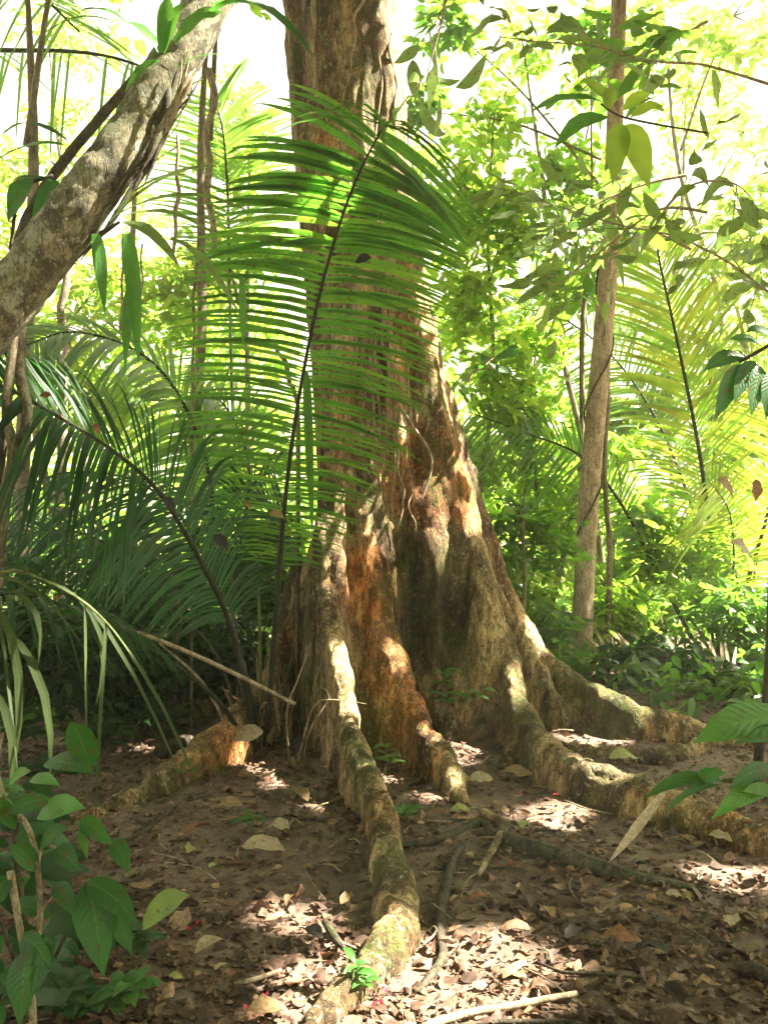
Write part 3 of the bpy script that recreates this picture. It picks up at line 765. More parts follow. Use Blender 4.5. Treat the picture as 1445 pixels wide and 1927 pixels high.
# bare stalks of the clump
for a, b, c_, r_ in (((492, 1400), (490, 1250), (487, 1105), .014), ((470, 1408), (450, 1250), (434, 1060), .012), ((515, 1400), (540, 1270), (556, 1215), .007), ((452, 1420), (385, 1290), (300, 1210), .013), ((530, 1405), (533, 1330), (536, 1250), .008), ((500, 1400), (508, 1300), (505, 1190), .011), ((463, 1410), (400, 1220), (265, 1110), .010), ((524, 1400), (548, 1330), (572, 1300), .006)):
    Yb = 5.75
    V_, F_, U_ = tube([G(a[0], a[1], .01), P(b[0], b[1], Yb), P(c_[0], c_[1], Yb - .05)], [r_, r_ * .9, r_ * .5], 24, 7)
    mesh('stalk', V_, F_, M['stalk_green'] if r_ in (.014, .011) else M['dark_wood'] if r_ < .0125 else M['dry_wood'], palm)
V_, F_, U_ = tube([P(555, 1325, 5.3), P(430, 1262, 5.2), P(300, 1205, 5.0), P(190, 1170, 4.8)], [.012, .014, .013, .008], 30, 7)
one('stick', V_, F_, M['dry_wood'], 'long pale dry stalk slanting across the palm stems in front of the left roots', 'stick')
# dry sheath fibres at the base
mb = MB()
g = np.random.default_rng(3)
for k in range(70):
    b0 = C0 + np.array([g.normal() * .09, g.normal() * .08, .0 + g.random() * .2])
    v = np.array([g.normal() * .10, g.normal() * .08 - .03, .12 + g.random() * .3]) * (.5 + g.random())
    X, Fq, U = leaves(b0, v, g.normal(size=3), .008 + g.random() * .03, g.normal(size=3) * .03, 'mid', .3); mb.add(X, Fq, U)
mb.build('base_fibres', M['dead'], palm)

# second palm behind: pale fronds upper left middle
palm2 = empty('palm', G(380, 1330, 0), 'palm behind the clump with pale arching fronds reaching to the left', 'palm')
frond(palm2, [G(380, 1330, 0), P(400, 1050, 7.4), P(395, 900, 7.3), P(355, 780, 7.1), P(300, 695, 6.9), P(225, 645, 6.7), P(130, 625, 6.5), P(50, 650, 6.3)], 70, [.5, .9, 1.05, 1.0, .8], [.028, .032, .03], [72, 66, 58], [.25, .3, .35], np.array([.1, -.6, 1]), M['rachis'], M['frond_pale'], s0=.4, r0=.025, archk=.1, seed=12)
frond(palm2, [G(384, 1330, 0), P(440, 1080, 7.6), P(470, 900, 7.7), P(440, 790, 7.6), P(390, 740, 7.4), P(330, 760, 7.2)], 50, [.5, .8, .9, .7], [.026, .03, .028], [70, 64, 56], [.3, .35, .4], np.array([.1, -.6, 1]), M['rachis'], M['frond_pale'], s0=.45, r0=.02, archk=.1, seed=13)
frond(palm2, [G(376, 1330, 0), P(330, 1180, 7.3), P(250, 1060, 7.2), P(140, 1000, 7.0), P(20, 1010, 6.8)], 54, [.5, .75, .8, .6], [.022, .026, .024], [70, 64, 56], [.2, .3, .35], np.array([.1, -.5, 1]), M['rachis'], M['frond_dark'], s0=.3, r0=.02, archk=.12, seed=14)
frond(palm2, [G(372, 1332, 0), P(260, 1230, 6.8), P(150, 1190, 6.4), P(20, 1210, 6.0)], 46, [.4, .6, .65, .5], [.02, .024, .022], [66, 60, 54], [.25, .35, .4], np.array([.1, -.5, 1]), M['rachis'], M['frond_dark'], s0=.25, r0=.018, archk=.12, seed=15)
# low near-left frond with pale hanging leaflets
palm3 = empty('palm', G(-150, 1560, 0), 'small palm at the left edge with pale ribbon leaflets hanging down', 'palm')
frond(palm3, [G(-150, 1560, 0), P(-120, 1250, 3.3), P(-60, 1120, 3.2), P(20, 1075, 3.1), P(110, 1105, 3.0), P(190, 1160, 2.95), P(260, 1250, 2.9)], 22, [.3, .42, .45, .36, .25], [.012, .015, .013], [50, 45, 38], [1.1, 1.3, 1.5], np.array([.1, -.8, .8]), M['stalk_green'], M['ribbon'], s0=.45, r0=.010, archk=.16, twist=.6, gap=.68, seed=31)
for k, (bx, by, tx, ty, w, Y) in enumerate(((2, 1150, 18, 1480, 17, 3.0), (30, 1200, 92, 1490, 16, 3.05), (-10, 1300, 4, 1560, 16, 2.9), (20, 1110, 70, 1260, 12, 3.0), (150, 1130, 180, 1330, 9, 3.0))):
    X, Fq, U = leaves(P(bx, by, Y), P(tx, ty, Y - .05) - P(bx, by, Y), (.1, -1, .1), w * Y / F, np.array([.05, 0, .04]), 'blade', .15, .05, .9)
    mesh('leaflet', X, Fq, M['ribbon'], palm3, U)

# right palm, golden sunlit
C1 = G(1356, 1245, 0)
palm4 = empty('palm', C1, 'palm at the right with tall upright yellow-green sunlit fronds', 'palm')
y1 = C1[1] + .7
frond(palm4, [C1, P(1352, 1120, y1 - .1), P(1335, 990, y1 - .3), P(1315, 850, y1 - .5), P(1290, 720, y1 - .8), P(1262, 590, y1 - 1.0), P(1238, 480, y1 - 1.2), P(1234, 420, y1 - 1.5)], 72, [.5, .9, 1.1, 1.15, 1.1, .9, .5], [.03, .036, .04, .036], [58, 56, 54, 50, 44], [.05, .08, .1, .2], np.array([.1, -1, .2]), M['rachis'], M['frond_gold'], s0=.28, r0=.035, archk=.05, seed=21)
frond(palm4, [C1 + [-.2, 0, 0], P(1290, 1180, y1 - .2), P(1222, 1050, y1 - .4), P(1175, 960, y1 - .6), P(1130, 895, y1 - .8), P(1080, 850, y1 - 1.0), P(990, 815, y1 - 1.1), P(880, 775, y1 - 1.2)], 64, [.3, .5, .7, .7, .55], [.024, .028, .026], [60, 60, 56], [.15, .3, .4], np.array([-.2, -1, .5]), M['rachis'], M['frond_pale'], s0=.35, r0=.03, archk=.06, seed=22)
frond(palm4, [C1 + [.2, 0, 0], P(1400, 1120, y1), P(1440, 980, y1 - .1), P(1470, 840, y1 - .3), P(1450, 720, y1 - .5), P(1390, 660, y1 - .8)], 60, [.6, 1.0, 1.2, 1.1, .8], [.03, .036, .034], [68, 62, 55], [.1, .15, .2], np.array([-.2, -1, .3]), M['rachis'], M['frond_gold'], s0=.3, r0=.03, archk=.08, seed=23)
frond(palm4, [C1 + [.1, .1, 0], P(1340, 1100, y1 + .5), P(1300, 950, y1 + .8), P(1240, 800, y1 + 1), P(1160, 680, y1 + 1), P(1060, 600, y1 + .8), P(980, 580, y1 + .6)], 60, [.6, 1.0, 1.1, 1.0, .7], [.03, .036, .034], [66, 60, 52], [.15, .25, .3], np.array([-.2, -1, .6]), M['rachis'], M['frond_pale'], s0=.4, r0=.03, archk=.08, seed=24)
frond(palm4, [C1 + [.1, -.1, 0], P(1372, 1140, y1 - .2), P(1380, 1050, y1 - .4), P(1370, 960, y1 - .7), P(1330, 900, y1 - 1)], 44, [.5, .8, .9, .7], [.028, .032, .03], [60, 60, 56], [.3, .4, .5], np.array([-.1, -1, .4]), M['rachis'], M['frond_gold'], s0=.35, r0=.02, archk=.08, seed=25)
for a in ((1345, 1235, 1310, 1090, .02), (1365, 1235, 1385, 1070, .02), (1340, 1235, 1270, 1130, .018), (1372, 1238, 1425, 1050, .02), (1355, 1240, 1345, 1050, .018), (1350, 1235, 1322, 940, .02), (1366, 1240, 1404, 1130, .016)):
    V_, F_, U_ = tube([G(a[0], a[1], 0), P((a[0] + a[2]) / 2 + 6, (a[1] + a[3]) / 2, y1), P(a[2], a[3], y1)], [a[4], a[4] * .9, a[4] * .5], 16, 7)
    mesh('stalk', V_, F_, M['dark_wood'], palm4)
# fallen dry frond on the ground left of it
dead = empty('fallen_frond', G(1240, 1270, 0), 'fallen dry palm frond lying on the ground below the right palm', 'palm frond')
frond(dead, [G(1400, 1262, .10), P(1330, 1243, 8.8), P(1240, 1245, 8.9), P(1150, 1238, 9.0), P(1040, 1225, 9.1)], 36, [.45, .5, .4], [.03, .034, .03], [75, 70, 60], [.3, .3, .3], np.array([.1, -1, .8]), M['rachis'], M['dead_pale'], s0=.05, r0=.022, archk=.02, jit=.12, seed=26)

# frond tips hanging in at the far upper left
palm5 = empty('palm', (-7.5, 10, 0), 'tall palm beyond the left edge with feathery fronds against the white sky', 'palm')
frond(palm5, [(-7.5, 10, 0), (-7.3, 10, 4), (-6.6, 9.7, 6.2), P(-120, 110, 9.4), P(50, 95, 9.2), P(200, 105, 9.0), P(330, 150, 8.8)], 60, [.8, 1.0, 1.0, .8], [.03, .036, .034], [74, 70, 60], [.6, .8, .9], np.array([.1, -.8, 1]), M['rachis'], M['frond_pale'], s0=.45, r0=.05, archk=.08, gap=.3, seed=27)
frond(palm5, [(-7.5, 10, 0), (-7.5, 10, 5), (-7.0, 9.7, 7.4), P(-60, -60, 9.4), P(60, -20, 9.2), P(150, 60, 9.0)], 50, [.8, 1.1, 1.1, .8], [.03, .036, .034], [70, 64, 56], [.3, .4, .5], np.array([.1, -.8, 1]), M['rachis'], M['frond_pale'], s0=.6, r0=.05, archk=.08, gap=.1, seed=28)
palm6 = empty('palm', G(470, 1230, 0), 'slim palm far behind with a fan of pale leaflets beside the upper trunk', 'palm')
frond(palm6, [G(470, 1230, 0), P(440, 800, 10.5), P(430, 400, 10.6), P(420, 250, 10.4), P(400, 180, 10.2)], 46, [.7, 1.1, 1.2, .9], [.03, .036, .034], [64, 58, 50], [.3, .3, .3], np.array([.1, -1, .3]), M['rachis'], M['frond_pale'], s0=.68, r0=.03, archk=.06, seed=29)

# ------------------------------------------------------------------ slim trees with trunks one can tell apart
def trunkpts(l, Y): return [P(a, b, Y + (c[0] if c else 0)) for a, b, *c in l]
slim = empty('slim_tree', G(1092, 1262, 0), 'slender straight pale trunk with a thin vine wound round it, right of the big tree', 'tree')
ys_ = G(1092, 1262, 0)[1]
sp_pts = [G(1090, 1268, -.05), P(1096, 1150, ys_), P(1106, 960, ys_), P(1120, 790, ys_), P(1135, 620, ys_), P(1146, 470, ys_), P(1154, 300, ys_), P(1160, 120, ys_), P(1166, -50, ys_), P(1180, -500, ys_)]
V_, F_, U_ = tube(sp_pts, np.array([23, 19, 19, 19, 18.5, 18, 16, 15, 14, 12]) * ys_ / F, 120, 18, .018, 4)
mesh('trunk', V_, F_, M['bark_slim'], slim)
# vine coil: a thing of its own
vq = spline(sp_pts[1:6], 200); vpts = []
for i_ in range(8, 190, 2):
    a_ = i_ * .085; r_ = .118 + .006 * math.sin(i_ * .3)
    vpts.append(vq[i_] + np.array([math.cos(a_) * r_, math.sin(a_) * r_, 0]))
V_, F_, U_ = tube(vpts, .010, 300, 6)
one('vine', V_, F_, M['dark_wood'], 'thin dark vine coiled round the slender pale trunk', 'vine')

def sprays(centres, scale, size, nleaf, g, droop=.3, tw=1.0):
    """leafy twigs: returns leaf arrays and twig segments"""
    n = len(centres)
    a = g.random(n) * 2 * np.pi
    D = norm(np.stack([np.cos(a), np.sin(a), -.15 + .45 * g.normal(size=n)], -1))
    L = scale * (.7 + .6 * g.random(n))
    k = (np.arange(nleaf) + .6) / nleaf
    side = np.where(np.arange(nleaf) % 2 == 0, 1, -1)
    B = centres[:, None] + D[:, None] * (L[:, None] * (k - .5)[None])[..., None]
    B[..., 2] -= droop * L[:, None] * (k ** 2)[None]
    Sd = norm(np.cross(D, UP))
    N0 = norm(np.cross(Sd, D) + .35 * g.normal(size=(n, 3)))
    Vv = D[:, None] * .6 + Sd[:, None] * side[None, :, None] * .8 + .28 * g.normal(size=(n, nleaf, 3))
    Vv[..., 2] -= .35
    Ls = size * (.65 + .6 * g.random((n, nleaf))) * np.where(k > .9, .8, 1)[None]
    Vv = norm(Vv) * Ls[..., None]
    NN = N0[:, None] + .45 * g.normal(size=(n, nleaf, 3))
    return B.reshape(-1, 3), Vv.reshape(-1, 3), NN.reshape(-1, 3), Ls.ravel(), D, L
def crown_mesh(mb, C, scale, size, nleaf, g, shape='mid', wr=.42):
    B, Vv, NN, Ls, D, L = sprays(C, scale, size, nleaf, g)
    X, Fq, U = leaves(B, Vv, NN, Ls * wr, UP * (Ls * .06)[:, None], shape, .2)
    mb.add(X, Fq, U)
def blob(c, r, n, g, hollow=.25):
    v = norm(g.normal(size=(n, 3))) * (hollow + (1 - hollow) * g.random((n, 1)) ** .5)
    # clumpiness: pull points to a few sub-centres
    sub = norm(g.normal(size=(max(4, n // 28), 3))) * (g.random((max(4, n // 28), 1)) ** .4)
    w = sub[g.integers(0, len(sub), n)]
    v = .7 * v + .5 * w
    return np.asarray(c) + v * np.asarray(r)
def bgtree(label, tpx, Y, r0, crowns, mat, seed, name='understory_tree', size=.13, nleaf=11, scale=.6, top=None, cat='tree', bend=0, group=None, barkm=None, shape='mid', wr=.42):
    g = np.random.default_rng(seed)
    base = P(tpx, 1300, Y); base[2] = float(gh(base[0], Y)) - .02
    t = empty(name, base, label, cat, group)
    mb = MB(); tb = MB()
    cs = [P(c[0], c[1], Y + c[2]) for c in crowns]
    hi = max(cs, key=lambda c: c[2])
    tp = hi if top is None else P(top[0], top[1], Y)
    mids = [base + (tp - base) * u + np.array([g.normal() * .05 * (1 + abs(tp[2])) * .3 + bend * math.sin(u * 3.14), g.normal() * .05, 0]) for u in (.25, .5, .75)]
    V_, F_, U_ = tube([base, *mids, tp], np.array([1, .85, .7, .55, .25]) * r0, 30, 8, .03, seed)
    tb.add(V_, F_, U_)
    for c, (px, py, dY, rx, rz, n) in zip(cs, crowns):
        st = base + (tp - base) * (.55 + .25 * g.random())
        if np.linalg.norm(c - tp) > .2:
            V_, F_, U_ = tube([st, (st + c) / 2 + UP * .15, c], [r0 * .45, r0 * .3, r0 * .12], 12, 6); tb.add(V_, F_, U_)
        C = blob(c, (rx, rx * .8, rz), int(n * (.62 if cat == 'tree' else .8)), g)
        for k in range(min(14, n // 8)):
            e = C[g.integers(0, len(C))]
            V_, F_, U_ = tube([c, (c + e) / 2 + UP * .08 * rz, e], [r0 * .2 + .004, .006, .003], 8, 5); tb.add(V_, F_, U_)
        crown_mesh(mb, C, scale, size, nleaf, g, shape, wr)
    V_, F_, U_ = tb.pack(); mesh('trunk', V_, F_, barkm or M['bark_far'], t)
    V_, F_, U_ = mb.pack(); mesh('crown', V_, F_, mat, t, U_)
    return t
# (crown: px, py, dY, rx, rz, sprays)
bgtree('light green leafy tree just right of the big trunk, leafy to its top', 905, 9.5, .035, [(870, 330, 0, .75, .8, 110), (930, 200, .5, .6, .6, 50), (860, 560, 0, .55, .7, 60), (960, 430, .3, .7, .6, 80)], M['leaf_bg'], 101, size=.17)
bgtree('understory tree with broad leaves between big trunk and slender trunk', 985, 9.7, .03, [(930, 700, 0, .7, .6, 90), (1010, 640, .4, .6, .5, 60), (900, 860, 0, .5, .5, 60), (1000, 860, .3, .5, .5, 60)], M['leaf_bg'], 102, size=.16)
bgtree('thin sapling with bare dark stem and light leaves beside the big trunk', 975, 8.2, .018, [(955, 980, 0, .4, .35, 34), (1010, 1010, .2, .4, .35, 34), (930, 1090, 0, .3, .3, 26)], M['leaf_mid'], 103, size=.14, name='sapling', cat='sapling')
bgtree('tall tree behind the slender trunk with bright leaves hiding its upper stem', 1148, 11, .05, [(1060, 330, 0, .8, .7, 90), (1180, 430, 0, .8, .6, 80), (1080, 520, 0, .7, .5, 60), (1130, 120, 0, .9, .6, 60), (980, 60, .5, .7, .5, 30)], M['leaf_bg'], 104, size=.2)
bgtree('far tree with yellow sunlit leaves at the upper right corner', 1390, 13, .06, [(1380, 30, 0, 1.3, .7, 60), (1400, 470, 0, 1.0, 1.2, 110), (1250, 40, 1, .9, .5, 30)], M['leaf_yel'], 105, size=.22)
bgtree('yellow green bush like tree behind the golden palm fronds', 1300, 12.5, .05, [(1330, 640, 0, 1.3, 1.0, 120), (1220, 760, 0, 1.0, .9, 110), (1400, 820, 0, .9, .9, 90)], M['leaf_yel'], 106, size=.2)
bgtree('distant tree filling the gap between big trunk and slender trunk', 1050, 14, .06, [(920, 620, 0, 1.6, 1.4, 150), (1080, 800, 0, 1.5, 1.3, 160), (900, 950, 0, 1.2, 1.0, 120)], M['leaf_bg'], 107, size=.22)
bgtree('light leaved tree high behind the leaning trunk and its epiphytes', 400, 11, .06, [(470, 300, 0, .7, .5, 50), (420, 480, 0, .9, .6, 90), (330, 560, .5, 1.0, .7, 100)], M['leaf_yel'], 108, size=.18)
bgtree('yellow green tree behind the leaning trunk at the left edge', 120, 12, .07, [(200, 520, 0, 1.2, .8, 100), (60, 620, 0, 1.2, .9, 110), (150, 760, 0, 1.3, .8, 110), (20, 420, 0, .7, .6, 30)], M['leaf_yel'], 109, size=.19)
bgtree('bright tree behind the pale palm fronds at middle left', 330, 13, .06, [(300, 720, 0, 1.4, 1.0, 140), (450, 640, 0, 1.1, 1.1, 120), (480, 820, 0, 1.1, .9, 110)], M['leaf_bg'], 110, size=.2)
bgtree('far tree with thin pale yellow crown in the white gap behind the leaning trunk', 200, 15, .06, [(230, 230, 0, 1.6, .9, 70), (470, 200, 0, .9, 1.0, 50), (90, 60, 0, 1.2, .7, 50), (60, 300, 0, 1.0, .8, 50)], M['leaf_yel'], 116, size=.18)
bgtree('far light green tree high up between the slender trunk and the upper right corner', 1260, 15, .06, [(1290, 180, 0, 1.4, .9, 60), (1230, 560, 0, 1.0, .8, 80), (1400, 250, 0, 1.0, .8, 40)], M['leaf_yel'], 117, size=.18)
bgtree('tall pale thin trunk at the left edge rising through the white sky', 55, 8.5, .09, [(120, -150, 0, 1.5, .6, 60)], M['leaf_bg'], 111, size=.2, top=(50, -60))
bgtree('thin pale tree trunk just right of the leaning trunk, wrapped in shaggy strands', 388, 8.6, .07, [(420, -120, 0, 1.2, .5, 50)], M['leaf_bg'], 112, size=.2, top=(398, -60))
bgtree('crown of light leaves at the top centre right hanging over the white gap', 1010, 10, .04, [(830, 40, 0, .45, .35, 26), (1110, 60, 0, .6, .3, 34), (800, 210, 0, .35, .35, 24)], M['leaf_mid'], 113, size=.2, top=(1180, -80))
bgtree('dark leaved sapling right of the slender trunk', 1170, 10.3, .025, [(1200, 960, 0, .45, .35, 40), (1190, 1080, 0, .5, .35, 50), (1155, 830, 0, .35, .3, 20)], M['leaf_bg'], 114, size=.2, name='sapling', cat='sapling')
bgtree('thin dark sapling left of the slender trunk with leaves at mid height', 1000, 10.0, .022, [(985, 760, 0, .5, .5, 50), (1050, 930, 0, .5, .5, 50)], M['leaf_bg'], 115, size=.17, name='sapling', cat='sapling')

# shrubs low down behind, from left to right
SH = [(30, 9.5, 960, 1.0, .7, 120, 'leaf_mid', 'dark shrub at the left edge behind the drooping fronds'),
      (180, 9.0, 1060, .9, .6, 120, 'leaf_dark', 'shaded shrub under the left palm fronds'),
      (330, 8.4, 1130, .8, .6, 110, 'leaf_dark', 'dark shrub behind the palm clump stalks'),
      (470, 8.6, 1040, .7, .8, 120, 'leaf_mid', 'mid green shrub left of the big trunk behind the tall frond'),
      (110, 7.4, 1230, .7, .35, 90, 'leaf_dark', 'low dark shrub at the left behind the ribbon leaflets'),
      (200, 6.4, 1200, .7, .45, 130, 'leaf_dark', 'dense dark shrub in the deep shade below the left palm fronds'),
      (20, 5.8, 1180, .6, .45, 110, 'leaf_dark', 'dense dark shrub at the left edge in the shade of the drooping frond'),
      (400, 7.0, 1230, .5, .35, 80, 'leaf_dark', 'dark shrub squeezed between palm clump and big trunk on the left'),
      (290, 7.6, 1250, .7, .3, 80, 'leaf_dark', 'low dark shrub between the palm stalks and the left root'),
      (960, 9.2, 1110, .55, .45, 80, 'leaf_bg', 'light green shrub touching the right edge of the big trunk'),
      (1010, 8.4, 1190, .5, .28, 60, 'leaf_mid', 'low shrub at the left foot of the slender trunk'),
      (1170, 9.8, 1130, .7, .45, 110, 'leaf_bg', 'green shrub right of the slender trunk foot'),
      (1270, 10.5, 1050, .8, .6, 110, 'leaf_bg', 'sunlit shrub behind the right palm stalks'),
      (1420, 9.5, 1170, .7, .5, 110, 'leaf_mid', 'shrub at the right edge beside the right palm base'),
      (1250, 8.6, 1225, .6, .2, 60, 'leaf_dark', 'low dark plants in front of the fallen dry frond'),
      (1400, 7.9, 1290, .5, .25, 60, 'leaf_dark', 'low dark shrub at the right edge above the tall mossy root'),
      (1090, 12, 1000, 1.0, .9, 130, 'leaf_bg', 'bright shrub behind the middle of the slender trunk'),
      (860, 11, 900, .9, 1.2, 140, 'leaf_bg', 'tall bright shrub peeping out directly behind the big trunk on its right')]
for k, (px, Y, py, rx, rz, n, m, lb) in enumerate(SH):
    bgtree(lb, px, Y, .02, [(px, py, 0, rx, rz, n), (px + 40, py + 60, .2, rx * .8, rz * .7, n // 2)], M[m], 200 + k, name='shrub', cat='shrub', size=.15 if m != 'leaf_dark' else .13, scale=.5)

# far forest, one mass
g = np.random.default_rng(77)
mb = MB()
n = 2600
fx = g.uniform(-24, 24, n); fy = g.uniform(17, 32, n)
hz = (1 + 4 * (g.random(n)) ** 1.0) * (1 + .5 * np.sin(fx * .8) + .3 * np.sin(fx * 1.9 + 1)) * fy / 22
C = np.stack([fx, fy, np.clip(hz * g.random(n) * 2.2, .2, 14)], -1)
C = C + .5 * g.normal(size=C.shape)
crown_mesh(mb, C, 1.4, .38, 12, g, 'mid', .5)
V_, F_, U_ = mb.pack()
tagit(mesh('distant_forest', V_, F_, M['leaf_bg'], None, U_), 'sunlit wall of far forest foliage seen between the trunks', 'forest', None, 'stuff')
# low ground cover behind the tree
mb = MB()
n = 1500
n = 2100
fx = g.uniform(-9, 10, n); fy = 6.3 + 11 * g.random(n) ** 1.3
ok = ((fx > -1.5) & (fx < 2.1) & (fy > 8.4)) | ((fx <= -1.5) & (fy > 6.3 + .25 * np.sin(fx * 5))) | ((fx >= 2.1) & (fy > 6.9 + .2 * np.sin(fx * 5)))
C = np.stack([fx, fy, gh(fx, fy) + .04 + .35 * g.random(n) * np.clip((fy - 6) / 3, .3, 1.6)], -1)[ok]
crown_mesh(mb, C, .45, .16, 9, g, 'mid', .45)
V_, F_, U_ = mb.pack()
tagit(mesh('undergrowth', V_, F_, M['leaf_mid'], None, U_), 'low tangled undergrowth covering the floor behind the big tree', 'undergrowth', None, 'stuff')

# canopy above the frame: tree crowns and two added trees, placed to shade the floor
SUNSPOTS = [(G(790, 1840, .0), .34), (G(900, 1805, 0), .22), (G(730, 1865, 0), .24), (P(705, 960, 6.3), .16), (P(690, 1000, 6.3), .12), (P(625, 1090, 6.1), .13), (P(640, 1250, 5.6), .10), (P(660, 1340, 5.2), .12), (P(690, 1430, 4.7), .07),
            (P(880, 870, 6.6), .22), (P(905, 960, 6.5), .1), (P(965, 1290, 6.0), .09), (P(742, 200, 6.7), .22), (P(752, 60, 6.8), .2), (P(760, 380, 6.8), .2), (P(800, 600, 6.8), .2), (P(840, 760, 6.7), .2), (P(560, 180, 6.7), .12), (P(610, 980, 6.1), .12), (G(1100, 1440, .25), .10), (P(745, 1220, 5.8), .08), (G(715, 1870, 0), .2), (P(1160, 1310, 6.2), .14), (P(1000, 1210, 6.8), .1), (P(150, 330, 3.3), .2), (P(800, 1370, 5.3), .08), (P(850, 1450, 4.8), .06), (P(1150, 1430, 4.9), .12), (G(1400, 1645, 0), .12), (G(1270, 1610, 0), .04),
            (P(570, 440, 5.0), .08), (P(500, 1450, 5.6), .1), (P(40, 1350, 3.0), .15), (P(120, 380, 3.5), .25), (P(250, 300, 3.3), .15), (P(90, 760, 4.2), .15), (P(1040, 1520, 4.6), .14), (P(930, 1330, 5.6), .08), (G(650, 1850, .1), .12), (G(560, 1700, 0), .10)]
def canopy(label, name, c, r, n, seed, trunk=None):
    g = np.random.default_rng(seed)
    C = np.asarray(c) + norm(g.normal(size=(n, 3))) * g.random((n, 1)) ** .45 * np.asarray(r)
    C = C[C[:, 2] > 2.6 + .74 * np.clip(C[:, 1], 0, 99)]
    B, Vv, NN, Ls, D, L = sprays(C, 1.3, .36, 12, g)
    mid = B + Vv * .5
    keep = np.ones(len(B), bool)
    for t, rr in SUNSPOTS:
        w = mid - t; s_ = w @ SUND
        d = np.linalg.norm(w - s_[:, None] * SUND, axis=1)
        keep &= ~(d < rr + .14)  # leaves cut away along sun rays so the chosen spots are lit
    X, Fq, U = leaves(B[keep], Vv[keep], NN[keep], Ls[keep] * .5, None, 'low', .2)
    return X, Fq, U
X, Fq, U = canopy('', '', (1.0, 4.6, 10.6), (6.0, 5.0, 3.0), 2200, 501)
mesh('crown', X, Fq, M['leaf_mid'], tree, U)
X, Fq, U = canopy('', '', (7.5, 5.5, 10), (4.5, 5.0, 3.4), 2600, 502)
tr2 = empty('added_canopy_tree', (9.5, 4.0, 0), 'unseen tall tree added outside the right of the view to shade the floor', 'tree')  # unseen tree added for the shade its crown casts
mesh('crown', X, Fq, M['leaf_mid'], tr2, U)
X, Fq, U = canopy('', '', (7.6, 2.8, 8.6), (3.4, 2.0, 2.2), 900, 505)
mesh('added_lower_crown', X, Fq, M['leaf_mid'], tr2, U)  # extra crown added to shrink the sunlit area of the floor
V_, F_, U_ = tube([(9.5, 4, -.1), (9.3, 4.2, 4), (8.6, 4.6, 9.5)], [.4, .3, .15], 24, 12, .03); mesh('trunk', V_, F_, M['bark_far'], tr2)
X, Fq, U = canopy('', '', (-4.0, 3.0, 9), (3.6, 4.5, 2.5), 500, 503)
mesh('crown', X, Fq, M['leaf_mid'], lean, U)
X, Fq, U = canopy('', '', (0, -4.5, 6.5), (9, 5.0, 4.0), 1500, 504)
tr3 = empty('added_canopy_tree', (-2.5, -5.0, 0), 'unseen broad crowned tree added behind the viewer to block sky light', 'tree')  # unseen tree added to block sky light and darken front faces
mesh('crown', X, Fq, M['leaf_mid'], tr3, U)
V_, F_, U_ = tube([(-2.5, -5, -.1), (-2.4, -5, 4), (-1.5, -4.6, 8)], [.3, .25, .12], 24, 12, .03); mesh('trunk', V_, F_, M['bark_far'], tr3)

# ------------------------------------------------------------------ leaf litter
g = np.random.default_rng(900)
def scatter(n, y0, y1, p=1.4):
    y = y0 + (y1 - y0) * g.random(n) ** p
    x = (g.random(n) * 2 - 1) * (y * .52 + .5)
    return x, y
n = 46000
x, y = scatter(n, 2.2, 10.5)
dens = .5 + .5 * np.sin(x * 1.9 + 1.3 * np.sin(y * 1.4)) * np.sin(y * 2.1 + x)
keepm = g.random(n) < .45 + .6 * dens
x, y = x[keepm], y[keepm]; n = len(x)
Ls = np.clip(np.exp(g.normal(size=n) * .5) * .034, .012, .13)
a = g.random(n) * 2 * np.pi
tilt = g.normal(size=n) * .13
D = np.stack([np.cos(a), np.sin(a), tilt], -1) * Ls[:, None]
B = np.stack([x, y, gh(x, y) + .003 + .013 * g.random(n) + np.abs(tilt) * Ls * .5], -1)
N = np.stack([g.normal(size=n) * .25, g.normal(size=n) * .25, np.ones(n)], -1)
X, Fq, U = leaves(B, D, N, Ls * (.38 + .3 * g.random(n)), UP * (Ls * g.normal(size=n) * .12)[:, None], 'mid', g.normal(size=n) * .35, .35, g.normal(size=n) * .7)
tagit(mesh('leaf_litter', X, Fq, M['litter'], None, U), 'brown leaf litter covering the muddy floor', 'leaf litter', None, 'stuff')

